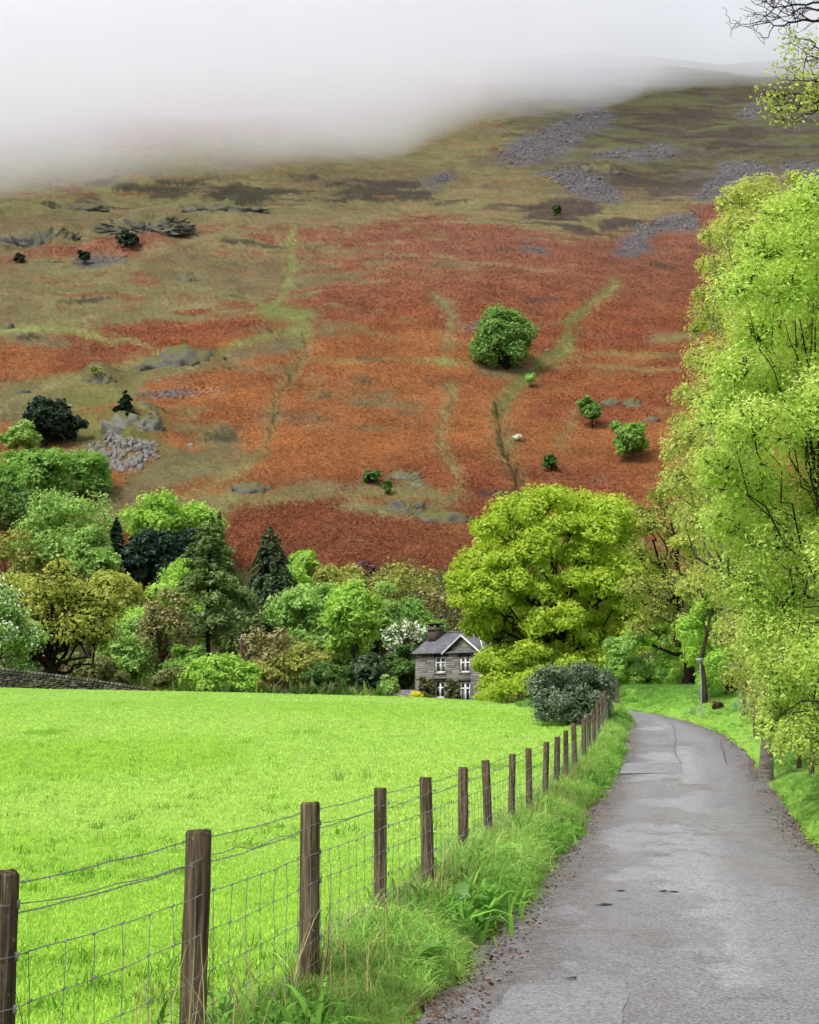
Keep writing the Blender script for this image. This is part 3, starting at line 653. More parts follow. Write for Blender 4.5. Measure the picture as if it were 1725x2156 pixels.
        link('crown', mesh_np('crown', V, None, T, leafm(leaf), {'tint': np.repeat(tint, 3)}), root)
    if extra:                                  # a second kind of leaf or blossom over the same clumps
        leaf2, n2, s2, test = extra
        sel = B[test(B)] if test else B
        if len(sel):
            k = max(1, n2 // len(sel)); n = len(sel) * k
            c = np.repeat(sel, k, 0) + r.normal(0, 1, (n, 3)) * np.median(lr) * spread * .9
            V, Q = kites(c, np.array([0, -.4, .7]) + r.normal(0, .5, (n, 3)), s2 * r.uniform(.6, 1.3, n), r, .8)
            link('blossom', mesh_np('blossom', V, Q, mat=leafm(leaf2), attrs={'tint': np.repeat(r.uniform(0, 1, n), 4)}), root)
    return root
def lobes_auto(c, R, n, lob, r, lo=.34, hi=.80, zmin=-.75):
    n = int(n * 1.45); lob *= .82; hi = min(hi * 1.2, 1.02)
    D = fib(n, r); D = D[D[:, 2] > zmin]
    P = np.asarray(c) + D * np.asarray(R) * r.uniform(lo, hi, (len(D), 1))
    return P, lob * np.mean(R) * r.uniform(.75, 1.25, len(D))
def tree(name, label, px, d, top, w, bot, leaf, nleaf, seed, lsize=None, nl=18, lob=.42, depth=None, base_py=None, zmin=-.75, hi=.8, **kw):
    """a tree set out by its picture x, its distance and the size of its crown"""
    r = np.random.default_rng(seed + 1000)
    if base_py is not None: b = hitg(px, base_py, f=HF_); d = b[1]
    else: x = (px - 862.5) / FPX * d; b = np.array((x, d, float(H(np.float64(x), np.float64(d)))))
    cpx = kw.pop('cpx', px)
    zt, zb = zat(top, d), zat(bot, d); Rw_ = w * .5 * d / FPX
    rz = max((zt - zb) / 2, .3); c = ((cpx - 862.5) / FPX * d, b[1], (zt + zb) / 2)
    Rw_ *= 1.12 if kw.get('group') else 1.02; nleaf = int(nleaf * (2.3 if kw.get('group') else 2.2)); kw.setdefault('spread', .4)
    P, lr = lobes_auto(c, (Rw_, (depth or Rw_), rz), nl, lob, r, zmin=zmin, hi=hi)
    P[:, 2] = np.maximum(P[:, 2], b[2] + .2)
    ls = (lsize or max(.05, 6.5 * d / FPX)) * 1.0
    kw.setdefault('trunk_r', max(.08, (zt - b[2]) * .024))
    return broadleaf(name, label, b, P, lr, leaf, nleaf, ls, seed, **kw)
def HF_(x, y):
    x = np.atleast_1d(np.asarray(x, float)); y = np.atleast_1d(np.asarray(y, float)); z = HF(x, y); return z if len(z) > 1 else z[0]
def conifer(name, label, px, d, top, w, bot, leaf, nb, nleaf, seed, lsize, droop=.25, shape=1.0, base_py=None, trunk_r=None, group=None, flat=True, upturn=0., bare=.0, bark=None, dense=1.0):
    r = np.random.default_rng(seed)
    if base_py is not None: b = hitg(px, base_py, f=HF_); d = b[1]
    else: x = (px - 862.5) / FPX * d; b = np.array((x, d, float(H(np.float64(x), np.float64(d)))))
    ht = zat(top, d) - b[2]; lo = zat(bot, d) - b[2]; Rm = w * .5 * d / FPX
    root = thing(name, label, 'tree', b, group); tr = trunk_r or ht * .018; mb = MB()
    tp = np.c_[r.normal(0, .02, 8) * ht * .2, r.normal(0, .02, 8) * ht * .2, np.linspace(-.3, ht * .98, 8)]; tp[0, :2] = 0; tp[-1, :2] = 0
    V, Q = tubes(tp[None], (tr * (1.03 - np.linspace(0, 1, 8)))[None], 8); mb.add(V, Q)
    t = r.uniform(0, 1, nb) ** .9; z = lo + (ht - lo) * t
    L = Rm * np.clip((1 - t) ** shape, .05, 1) * r.uniform(.6, 1.12, nb); th = r.uniform(0, 6.283, nb)
    A = np.c_[np.interp(z, tp[:, 2], tp[:, 0]), np.interp(z, tp[:, 2], tp[:, 1]), z]; dr = np.c_[np.cos(th), np.sin(th), np.zeros(nb)]
    B = A + dr * L[:, None] + np.c_[np.zeros(nb), np.zeros(nb), -droop * L + upturn * L]
    ct = A + dr * L[:, None] * .55 + np.c_[np.zeros(nb), np.zeros(nb), .10 * L]
    P = bez(A, B, ct, 5, r, .025); V, Q = tubes(P, np.linspace(1, .25, 5)[None] * np.maximum(tr * .22 * (1.1 - t), .012)[:, None], 4); mb.add(V, Q)
    link('trunk', mb.mesh('trunk', bark or M_BARKD, True), root)
    s = r.uniform(bare, 1, nleaf) ** .8; i = r.choice(nb, nleaf, p=L / L.sum())
    tt = s[:, None]; c = A[i] * (1 - tt) ** 2 + 2 * ct[i] * tt * (1 - tt) + B[i] * tt ** 2
    side = np.c_[-dr[i, 1], dr[i, 0], np.zeros(nleaf)]
    c = c + side * (r.normal(0, .16, nleaf) * L[i] * (1.1 - s))[:, None] * dense + np.c_[np.zeros((nleaf, 2)), r.normal(-.02, .05, nleaf) * L[i]]
    nr = np.array([0, 0, 1.]) + dr[i] * .35 + r.normal(0, .4, (nleaf, 3)) if flat else r.normal(0, 1, (nleaf, 3)) + dr[i]
    V, Q = kites(c, nr, lsize * r.uniform(.6, 1.3, nleaf), r, .42)
    tint = np.clip(r.normal(.5, .22, nb)[i] + r.normal(0, .15, nleaf), 0, 1)
    link('crown', mesh_np('crown', V, Q, mat=leafm(leaf), attrs={'tint': np.repeat(tint, 4)}), root)
    return root

# --- the great lime green tree by the house, lobes read off its outline
def px_lobes(L, d, jit, r):
    P, R = [], []
    for q in L:
        x, y_, rad = q[:3]; dd = d + (q[3] if len(q) > 3 else r.uniform(-jit, jit)); P.append(at(x, y_, dd)); R.append(rad * dd / FPX)
    return np.array(P), np.array(R)
r_ = np.random.default_rng(5)
GL = [(1080, 1095, 52), (1150, 1078, 55), (1225, 1085, 55), (1290, 1095, 50), (1050, 1145, 52), (1120, 1135, 55), (1200, 1130, 55), (1270, 1140, 55), (1330, 1130, 42), (1030, 1190, 50), (990, 1205, 42), (1090, 1190, 50), (1165, 1190, 50),
      (1240, 1190, 52), (1310, 1195, 50), (985, 1245, 42), (1030, 1250, 48), (1095, 1245, 50), (1160, 1255, 50), (1225, 1250, 50), (1290, 1250, 50), (1350, 1215, 40), (1028, 1300, 38), (1070, 1300, 48), (1135, 1310, 48), (1200, 1305, 50), (1265, 1305, 48),
      (1325, 1290, 46), (1056, 1350, 38), (1105, 1355, 44), (1165, 1360, 44), (1230, 1355, 46), (1290, 1350, 44), (1340, 1345, 40), (1038, 1395, 34, -6), (1058, 1430, 34, -6), (1090, 1400, 40, -5), (1150, 1395, 40, -4), (1210, 1400, 40), (1270, 1400, 40), (1040, 1446, 26, -7), (1080, 1450, 30, -6)]
GL = GL + [(q[0] + r_.normal(0, 20), q[1] + r_.normal(0, 18), q[2] * .72, r_.uniform(-7.5, -3.5)) for q in GL if q[1] > 1130 and 1010 < q[0] < 1330]
P, R = px_lobes(GL, 124, 6.5, r_)
xb = (1175 - 862.5) / FPX * 124
broadleaf('sycamore_tree', 'huge domed lime green tree beside the stone house', (xb, 124, float(H(np.float64(xb), np.float64(124.)))), P, R * 1.0, 'lime', 170000, .26, 21, ns=16, trunk_r=.5, gnarl=.09, bark=M_BARK, twigs=1, spread=.34, flat=.62, fork=.18, up=.42)

# --- the leafy trees along the right of the lane
def lane_tree(label, px, d, L, leaf, nleaf, ls, seed, jit, **kw):
    r = np.random.default_rng(seed); P, R = px_lobes(L, d, jit, r); x = (px - 862.5) / FPX * d
    b = (x, d, float(H(np.float64(x), np.float64(d))))
    P[:, 2] = np.maximum(P[:, 2], b[2] + .5)
    kw.setdefault('name', 'roadside_tree'); nm = kw.pop('name')
    return broadleaf(nm, label, b, P, R, leaf, nleaf, ls, seed, group='trees leaning over the lane', ns=13, **kw)
LA = [(1650, 470, 58), (1720, 440, 64), (1790, 480, 70), (1610, 545, 60), (1690, 540, 70), (1770, 560, 80), (1570, 620, 56), (1640, 630, 70), (1730, 650, 80), (1820, 660, 80), (1600, 720, 66), (1680, 740, 80), (1780, 760, 90), (1560, 800, 60), (1640, 830, 76), (1740, 860, 90),
      (1850, 860, 90), (1520, 890, 60), (1590, 920, 72), (1690, 950, 84), (1800, 970, 90), (1530, 1000, 62), (1610, 1030, 76), (1720, 1070, 90), (1830, 1080, 90), (1560, 1110, 64), (1650, 1150, 80), (1760, 1190, 90), (1580, 1220, 60), (1670, 1260, 76), (1780, 1300, 84), (1620, 1340, 58), (1700, 1370, 66), (1790, 1410, 76), (1640, 1430, 48), (1700, 1470, 58), (1780, 1500, 62), (1655, 1510, 40), (1720, 1545, 40), (1630, 1485, 36), (1660, 1555, 34), (1760, 1575, 44), (1700, 1530, 46), (1625, 1540, 26)]
lane_tree('tall bright leafed tree overhanging the right side of the lane', 1775, 23.5, LA, 'birch', 175000, .048, 31, 1.6, trunk_r=.13, gnarl=.05, bark=M_BARK, twigs=4, spread=.42, flat=.9, stems=3, up=.3)
LB = [(1560, 440, 44), (1602, 430, 46), (1530, 510, 44), (1572, 505, 52), (1520, 590, 44), (1570, 590, 50), (1505, 680, 44), (1555, 680, 52), (1602, 690, 60), (1495, 770, 44), (1550, 770, 54), (1480, 850, 46), (1530, 860, 54), (1572, 860, 60), (1455, 930, 44), (1505, 950, 54), (1570, 960, 60), (1450, 1010, 44), (1500, 1040, 54), (1560, 1060, 60), (1612, 1060, 60), (1480, 1110, 46), (1540, 1140, 56), (1592, 1160, 60), (1520, 1220, 52), (1580, 1250, 58), (1622, 1270, 58), (1550, 1320, 50), (1592, 1350, 54), (1652, 1370, 54), (1572, 1410, 44), (1632, 1440, 46), (1612, 1490, 40), (1520, 430, 16), (1492, 500, 18), (1486, 560, 16), (1478, 625, 18), (1466, 700, 18), (1458, 760, 16), (1442, 830, 18), (1432, 890, 18), (1415, 960, 18), (1408, 1030, 20), (1428, 1075, 20), (1570, 395, 18), (1612, 385, 18), (1672, 380, 18), (1540, 470, 20)]
lane_tree('thin topped birch rising in front of the scree and bracken', 1600, 31, LB, 'birch2', 80000, .053, 33, 2.0, trunk_r=.12, gnarl=.05, bark=M_BIRCH, twigs=5, spread=.44, flat=.9, up=.4, fork=.3)
LC = [(1500, 1290, 46), (1460, 1330, 40), (1540, 1340, 44), (1480, 1380, 40), (1530, 1400, 42), (1580, 1400, 40), (1500, 1435, 30), (1550, 1450, 34), (1590, 1450, 34)]
lane_tree('bushy green hazel on the grass bank behind the pale metal post', 1530, 53, LC, 'bright', 26000, .085, 35, 1.6, trunk_r=.12, gnarl=.05, stems=5, name='hazel_bush', fork=.15)
LD = [(1475, 1100, 44), (1535, 1120, 50), (1455, 1160, 40), (1515, 1190, 50), (1475, 1240, 44), (1565, 1180, 44), (1535, 1260, 48), (1435, 1030, 34), (1485, 1040, 40)]
lane_tree('olive green birch half hidden behind the leafy roadside trees', 1480, 52, LD, 'birch2', 26000, .10, 36, 2.5, trunk_r=.09, gnarl=.05, name='birch_tree')
LE = [(1400, 1080, 34), (1440, 1020, 36), (1370, 1120, 34), (1420, 1140, 40), (1350, 1180, 36), (1395, 1200, 40), (1450, 1170, 40), (1340, 1240, 36), (1380, 1260, 40), (1430, 1240, 42), (1470, 1240, 36), (1360, 1310, 36), (1410, 1310, 40), (1455, 1310, 36), (1385, 1050, 26), (1360, 1085, 24)]
lane_tree('tall half bare tree with ivy dark trunk at the bend of the lane', 1445, 64, LE, 'olive', 15000, .10, 37, 2.6, trunk_r=.27, gnarl=.09, bark=M_BARKD, twigs=6, name='ash_tree', fork=.3, spread=.4)
LF = [(1310, 1370, 30), (1350, 1360, 34), (1395, 1370, 34), (1330, 1410, 30), (1375, 1415, 32), (1415, 1420, 28), (1310, 1440, 22), (1350, 1450, 24), (1395, 1455, 22), (1300, 1400, 24)]
lane_tree('loose pale green hedgerow bush where the lane bends away', 1360, 68, LF, 'pale', 26000, .12, 38, 1.8, trunk_r=.1, gnarl=.06, stems=6, name='hedge_bush', fork=.1, bark=M_BARKB)
LG = [(1420, 1385, 30), (1460, 1400, 30), (1440, 1430, 28), (1490, 1425, 28), (1475, 1455, 24), (1420, 1455, 24), (1520, 1450, 26), (1400, 1340, 28), (1450, 1350, 28), (1545, 1430, 26), (1500, 1380, 30), (1540, 1390, 28)]
lane_tree('fresh green undergrowth bush filling the gap behind the pale metal post', 1470, 66, LG, 'bright', 22000, .11, 39, 1.6, trunk_r=.09, gnarl=.06, stems=6, name='hedge_bush', fork=.1, bark=M_BARKB, twigs=3)
# overhanging twigs at the upper right corner, from a tree outside the frame
def overhang(label, d, runs, seed, leaf=None, nleaf=0):
    r = np.random.default_rng(seed); x = (2150 - 862.5) / FPX * d
    b = np.array((x, d, float(H(np.float64(x), np.float64(d))))); root = thing('overhanging_tree', label, 'tree', b, 'trees overhanging the frame')
    mb = MB(); cl = []; every = []; top = at(2150, runs[0][0][1] - 60, d)
    tp = np.linspace(b - np.array((0, 0, .3)), top, 8); V, Q = tubes((tp - b)[None], np.linspace(.2, .05, 8)[None], 8); mb.add(V, Q)
    for run in runs:
        pts = np.array([at(x_, y_, d + r.normal(0, .25)) for x_, y_ in run])
        q0 = np.array([b[0], b[1], pts[0][2] - 1.2]); pts = np.r_[[q0], pts]
        s = np.linspace(0, len(pts) - 1, 14); P = np.stack([np.interp(s, np.arange(len(pts)), pts[:, k]) for k in range(3)], 1) + r.normal(0, .012, (14, 3))
        V, Q = tubes((P - b)[None], np.linspace(.02, .004, 14)[None], 6); mb.add(V, Q)
        for lev, (cnt, ln, rd) in enumerate(((9, .45, .006), (30, .2, .0035))):
            src = P[5:] if lev == 0 else np.array(cl)
            ii = r.integers(0, len(src), cnt); A = src[ii]; dd = np.c_[r.normal(-.5, .6, cnt), r.normal(0, .4, cnt), r.normal(.25, .6, cnt)]; dd /= np.linalg.norm(dd, axis=1, keepdims=True)
            B = A + dd * ln * r.uniform(.4, 1, (cnt, 1)); PP = bez(A, B, (A + B) / 2 + r.normal(0, .04, A.shape), 5, r, .05)
            V, Q = tubes(PP - b, np.linspace(rd, .002, 5)[None].repeat(cnt, 0), 4); mb.add(V, Q)
            cl = list(PP[:, 2:].reshape(-1, 3)) + (list(cl) if lev else [])
        every += cl
    link('trunk', mb.mesh('trunk', M_BARKD, True), root)
    if nleaf:
        cl = np.array(every); c = cl[r.integers(0, len(cl), nleaf)] + r.normal(0, .06, (nleaf, 3)) - b
        V, Q = kites(c, r.normal(0, 1, (nleaf, 3)) + np.array([0, 0, .6]), .055 * r.uniform(.5, 1.3, nleaf), r, .6)
        link('crown', mesh_np('crown', V, Q, mat=leafm(leaf), attrs={'tint': np.repeat(r.uniform(0, 1, nleaf), 4)}), root)
overhang('bare dark oak twigs reaching in against the white cloud', 15, [[(1800, 10), (1725, 45), (1680, 46), (1640, 58), (1605, 45)], [(1800, -20), (1725, 5), (1660, 12), (1618, 15)], [(1800, 20), (1730, 25), (1690, 15), (1650, 35)], [(1790, -40), (1700, -10), (1640, 0)]], 41)
overhang('budding yellow twigs reaching in from beyond the upper edge of the trees', 17, [[(1800, 225), (1730, 205), (1680, 195), (1635, 202)], [(1800, 190), (1725, 172), (1675, 165)], [(1800, 160), (1730, 130), (1695, 112)], [(1800, 260), (1725, 230), (1672, 252)], [(1800, 215), (1720, 215), (1660, 225)], [(1790, 120), (1725, 100), (1705, 80)]], 42, 'birch2', 1100)

# --- trees out on the fell
tree('sycamore_tree', 'lone round sycamore standing on the open red bracken slope', 1065, 0, 650, 112, 790, 'hill', 15000, 51, lsize=.55, nl=40, lob=.46, hi=.72, base_py=776, trunk_r=.42, gnarl=.06, fork=.12, up=.5, ns=12, bark=M_BARKD)
tree('hawthorn_tree', 'small pale green tree with bare stem below a grey boulder', 1248, 0, 836, 46, 888, 'hill', 2600, 52, lsize=.5, nl=12, base_py=900, trunk_r=.22)
tree('holly_tree', 'dense green rounded tree low on the bracken near the lane trees', 1333, 0, 884, 66, 968, 'green', 5200, 53, lsize=.5, nl=18, base_py=972, trunk_r=.25, zmin=-.9)
tree('gorse_bush', 'small dark green bush alone in the bracken by a faint trod', 1162, 0, 958, 32, 988, 'shrub', 1500, 54, lsize=.4, nl=9, base_py=992, trunk_r=.1, fork=.1, cat='bush')
tree('hawthorn_bush', 'tiny whitish flowering bush beside the dark stream gully', 1094, 0, 914, 16, 926, 'cream', 260, 55, lsize=.35, nl=5, base_py=930, trunk_r=.06, cat='bush')
tree('rowan_tree', 'faint green sapling in the flush below the lone sycamore', 1122, 0, 782, 26, 812, 'pale', 700, 56, lsize=.45, nl=7, base_py=816, trunk_r=.08, twigs=3)
tree('juniper_bush', 'dark green bush sprawling over the small pale crag', 778, 0, 992, 40, 1016, 'shrub', 1500, 57, lsize=.4, nl=9, base_py=1018, trunk_r=.1, cat='bush')
tree('thorn_bush', 'upright dark bush below the small pale crag', 815, 0, 1012, 22, 1038, 'shrub', 800, 58, lsize=.4, nl=7, base_py=1041, trunk_r=.09, cat='bush')
conifer('yew_tree', 'dark conifer perched on top of the white faced crag', 263, 0, 822, 60, 876, 'dark', 60, 3600, 59, .8, .15, .8, base_py=884)
tree('yew_tree', 'broad blackish yew on the slope above the far left wood', 95, 0, 846, 112, 932, 'darkyew', 9000, 60, lsize=.62, nl=26, lob=.36, base_py=938, trunk_r=.4, zmin=-.9, up=.3, twigs=1)
tree('birch_tree', 'light green young tree just left of the blackish yew', 32, 0, 896, 66, 950, 'pale', 3200, 61, lsize=.55, nl=12, base_py=965, trunk_r=.2, twigs=3)
tree('thorn_tree', 'thin nearly bare thorn tree growing from a grey rock', 188, 0, 768, 24, 792, 'olive', 160, 62, lsize=.4, nl=6, base_py=803, trunk_r=.1, twigs=6)
tree('juniper_bush', 'dark evergreen bush among the high left crags', 246, 0, 486, 46, 520, 'darkyew', 900, 63, lsize=.8, nl=9, base_py=524, trunk_r=.15, cat='bush')
tree('juniper_bush', 'smaller dark bush below the high left crags', 155, 0, 528, 26, 552, 'darkyew', 500, 64, lsize=.8, nl=6, base_py=554, trunk_r=.12, cat='bush')
tree('thorn_bush', 'dark bush at the far left under the high crags', 14, 0, 534, 22, 552, 'darkyew', 400, 65, lsize=.8, nl=6, base_py=556, trunk_r=.1, cat='bush')
tree('thorn_bush', 'small grey green bush in a heather patch high on the fell', 1185, 0, 428, 18, 458, 'shrub', 260, 66, lsize=.9, nl=6, base_py=462, trunk_r=.12, cat='bush')

# --- the wood at the foot of the fell, far to near
FARW = 'trees of the wood at the foot of the fell'
tree('sycamore_tree', 'tall green sycamore at the far left of the hillside wood', 30, 262, 958, 120, 1090, 'green', 10000, 70, lsize=.5, nl=26, group=FARW, trunk_r=.4, bark=M_BARKD, zmin=-.6)
tree('sycamore_tree', 'green sycamore in the hillside wood nearest the grey scree', 165, 258, 948, 110, 1070, 'green', 10000, 71, lsize=.5, nl=26, group=FARW, trunk_r=.4, bark=M_BARKD, zmin=-.6)
tree('sycamore_tree', 'middle green sycamore of the hillside wood with dark trunk', 95, 252, 945, 110, 1080, 'green', 9000, 72, lsize=.5, nl=24, group=FARW, trunk_r=.4, bark=M_BARKD, zmin=-.5)
tree('sycamore_tree', 'bright green tree showing above the dark firs', 345, 228, 1066, 180, 1160, 'bright', 9500, 73, lsize=.48, nl=24, group=FARW, trunk_r=.35, zmin=-.5)
tree('ash_tree', 'pale green airy tree with a dark leaning trunk', 135, 212, 1062, 190, 1225, 'pale', 7000, 74, lsize=.44, nl=24, group=FARW, trunk_r=.42, bark=M_BARKD, twigs=4, gnarl=.08, spread=.36, fork=.3, cpx=125)
tree('alder_tree', 'greyish nearly bare tree at the left edge above the oaks', 20, 205, 1128, 110, 1215, 'olive', 900, 75, lsize=.4, nl=14, group=FARW, trunk_r=.25, twigs=9, bark=M_BARKB)
conifer('fir_tree', 'dark pointed fir rising out of the evergreen clump', 240, 205, 1090, 84, 1230, 'dark', 170, 12000, 76, .55, .2, .75, group=FARW)
tree('cypress_tree', 'rounded blackish evergreen beside the pointed fir', 312, 208, 1115, 130, 1240, 'dark', 9000, 77, lsize=.5, nl=26, group=FARW, lob=.34, zmin=-.95, up=.2)
tree('cypress_tree', 'blackish evergreen just left of the tall larch', 398, 212, 1118, 90, 1230, 'dark', 6000, 78, lsize=.5, nl=20, group=FARW, lob=.34, zmin=-.95, up=.2)
conifer('spruce_tree', 'pointed green conifer behind the larch top', 458, 218, 1078, 110, 1230, 'larch', 170, 11000, 79, .5, .3, .9, group=FARW)
conifer('spruce_tree', 'dark ragged spruce with drooping boughs right of the larch', 568, 186, 1110, 195, 1350, 'spruce', 260, 16000, 80, .55, .5, .6, group=FARW, bare=.25)
tree('sycamore_tree', 'light green treetop between the spruce and the bracken', 635, 215, 1160, 60, 1230, 'bright', 2600, 81, lsize=.45, nl=12, group=FARW)
tree('beech_tree', 'purple leaved treetop against the foot of the bracken', 765, 222, 1188, 56, 1216, 'purple', 1500, 82, lsize=.42, nl=9, group=FARW)
tree('alder_tree', 'olive brown barely leafed tree behind the chimney', 845, 205, 1196, 150, 1385, 'olive', 4200, 83, lsize=.36, nl=30, group=FARW, twigs=8, bark=M_BARKB, trunk_r=.28, stems=2)
tree('alder_tree', 'brown leafless tree between the chimney and the great lime tree', 920, 198, 1225, 110, 1400, 'brown', 1300, 84, lsize=.32, nl=24, group=FARW, twigs=10, bark=M_BARKB, trunk_r=.25, stems=2)
tree('lime_tree', 'yellow green treetop peeping over the middle of the wood', 700, 210, 1205, 110, 1300, 'olive', 4500, 85, lsize=.42, nl=18, group=FARW)
tree('ash_tree', 'round fresh green tree left of the blossom tree', 655, 172, 1222, 126, 1410, 'pale', 9500, 86, lsize=.36, nl=30, group=FARW, trunk_r=.24, twigs=3, bark=M_BARK)
tree('maple_tree', 'bright green tree with slender trunks left of the blossom tree', 745, 166, 1215, 92, 1405, 'bright', 8500, 87, lsize=.36, nl=28, group=FARW, trunk_r=.2, stems=3, bark=M_BARK)
tree('hazel_bush', 'brown twiggy thicket right of the weathered wooden pole', 572, 160, 1318, 100, 1455, 'brown', 1500, 88, lsize=.3, nl=22, group=FARW, twigs=9, bark=M_BARKB, stems=5, fork=.1, trunk_r=.12, cat='bush')
tree('hazel_bush', 'olive twiggy thicket under the round green tree', 640, 158, 1340, 90, 1460, 'olive', 3600, 89, lsize=.3, nl=20, group=FARW, twigs=7, bark=M_BARKB, stems=5, fork=.1, trunk_r=.1, cat='bush')
tree('laurel_bush', 'dark green low shrub under the slender trunks', 690, 148, 1398, 90, 1468, 'shrub', 4800, 90, lsize=.3, nl=16, group=FARW, stems=4, fork=.1, trunk_r=.08, cat='bush')
tree('laurel_bush', 'dark bluish shrub left of the white blossom tree', 765, 150, 1392, 100, 1470, 'spruce', 4800, 91, lsize=.3, nl=16, group=FARW, stems=4, fork=.1, trunk_r=.08, cat='bush')
tree('oak_tree', 'golden green oak top behind the spreading oak', 240, 168, 1212, 110, 1310, 'gold', 4800, 92, lsize=.36, nl=18, group=FARW, trunk_r=.28, gnarl=.12, bark=M_BARKD)
tree('lime_tree', 'light green tree filling the gap behind the larch trunk', 385, 175, 1180, 110, 1390, 'bright', 7000, 93, lsize=.36, nl=24, group=FARW, trunk_r=.22)
tree('lime_tree', 'soft green tree low between the larch and the spruce', 490, 178, 1235, 100, 1400, 'larch', 6500, 94, lsize=.36, nl=22, group=FARW, trunk_r=.22)
conifer('larch_tree', 'tall larch with a bare dark trunk and thin feathery tiers', 437, 134, 1080, 215, 1345, 'larch', 150, 12000, 95, .42, .12, .62, trunk_r=.3, bare=.12, upturn=.05, group=FARW)
tree('willow_bush', 'pale green willow left of the twisted bare tree', 275, 136, 1300, 92, 1462, 'pale', 6000, 96, lsize=.28, nl=26, group=FARW, stems=3, fork=.12, trunk_r=.12)
tree('thorn_tree', 'twisted nearly bare tree with a pale crooked trunk', 348, 128, 1242, 104, 1400, 'brown', 1300, 97, lsize=.25, nl=18, group=FARW, twigs=9, gnarl=.16, bark=M_BARKB, trunk_r=.24, fork=.25, lean=(-.6, 0))
tree('dogwood_bush', 'bright yellow green bush at the edge of the field', 468, 118, 1386, 150, 1480, 'bright', 9000, 98, lsize=.26, nl=24, group=FARW, stems=6, fork=.08, trunk_r=.08, cat='bush', zmin=-.9, depth=2.2)
tree('bramble_bush', 'low brownish green scrub between the willow and the bright bush', 370, 124, 1410, 90, 1470, 'moss', 3000, 99, lsize=.24, nl=14, group=FARW, stems=5, fork=.08, trunk_r=.06, twigs=6, cat='bush', bark=M_BARKB)
tree('bramble_bush', 'brown twiggy scrub behind the end of the drystone wall', 200, 122, 1380, 110, 1450, 'moss', 3000, 100, lsize=.24, nl=14, group=FARW, stems=5, fork=.08, trunk_r=.06, twigs=7, cat='bush', bark=M_BARKB)
tree('oak_tree', 'spreading oak with black crooked limbs behind the drystone wall', 112, 112, 1202, 270, 1400, 'gold', 6500, 101, lsize=.25, nl=34, group=FARW, twigs=6, gnarl=.14, bark=M_BARKD, trunk_r=.46, fork=.22, spread=.34, hi=.9, lob=.34, depth=3.6)
tree('hawthorn_tree', 'white blossoming hawthorn at the left edge of the picture', -4, 104, 1244, 140, 1420, 'green', 4200, 102, lsize=.2, nl=22, group=FARW, trunk_r=.18, twigs=3, extra=('cream', 3600, .17, None))
tree('viburnum_tree', 'cream blossoming tree against the left end of the house', 858, 158, 1314, 84, 1380, 'shrub', 2600, 103, lsize=.26, nl=16, group=FARW, trunk_r=.16, extra=('cream', 4200, .24, None))
tree('laurel_bush', 'dark green shrubs hugging the left end of the house', 845, 155, 1370, 72, 1470, 'shrub', 5200, 104, lsize=.28, nl=18, group=FARW, stems=4, fork=.1, trunk_r=.08, cat='bush')
tree('elder_bush', 'pale flowering shrub beside the outbuilding roof', 820, 140, 1425, 44, 1470, 'pale', 1800, 105, lsize=.25, nl=10, group=FARW, stems=3, fork=.1, trunk_r=.06, cat='bush')

tree('ash_tree', 'slender pale tree filling the gap left of the dark fir', 190, 200, 1120, 80, 1250, 'pale', 4200, 301, lsize=.4, nl=18, group=FARW, twigs=4)
tree('birch_tree', 'light green tree right behind the ragged spruce', 610, 205, 1185, 90, 1330, 'bright', 4200, 302, lsize=.4, nl=18, group=FARW, twigs=3)
tree('ash_tree', 'tall olive green tree behind the slender trunked tree', 725, 192, 1200, 110, 1380, 'olive', 5200, 303, lsize=.36, nl=22, group=FARW, twigs=5, bark=M_BARKB)
tree('birch_tree', 'airy green tree between the slender trunked tree and the blossom', 795, 180, 1235, 84, 1400, 'pale', 4600, 304, lsize=.34, nl=20, group=FARW, twigs=5)
tree('alder_tree', 'green tree behind the house chimney and blossom tree', 880, 186, 1262, 96, 1400, 'green', 4600, 305, lsize=.34, nl=20, group=FARW, twigs=4)
tree('birch_tree', 'fresh green tree low behind the twisted bare tree', 300, 158, 1270, 100, 1430, 'bright', 5200, 306, lsize=.34, nl=20, group=FARW, twigs=3)
tree('hazel_bush', 'green bush under the larch at the foot of its trunk', 400, 126, 1365, 80, 1460, 'green', 4200, 307, lsize=.26, nl=16, group=FARW, twigs=4, stems=4, fork=.1, cat='bush')
tree('sycamore_tree', 'dark leaved trees in shade under the left hillside wood', 60, 238, 1040, 150, 1140, 'shrub', 6000, 308, lsize=.48, nl=22, group=FARW, bark=M_BARKD)
tree('oak_tree', 'golden green oak crown at the left edge above the wall', -10, 128, 1205, 120, 1330, 'gold', 4600, 309, lsize=.28, nl=18, group=FARW, twigs=4, gnarl=.12, bark=M_BARKD)
tree('hazel_bush', 'olive bush between the brown thicket and the bright field edge bush', 545, 128, 1385, 70, 1470, 'olive', 3000, 310, lsize=.25, nl=14, group=FARW, twigs=6, stems=4, fork=.1, cat='bush')
tree('ash_tree', 'yellow green tree in the hollow behind the great lime tree', 1330, 190, 1180, 90, 1400, 'olive', 4000, 311, lsize=.38, nl=18, group=FARW, twigs=5)

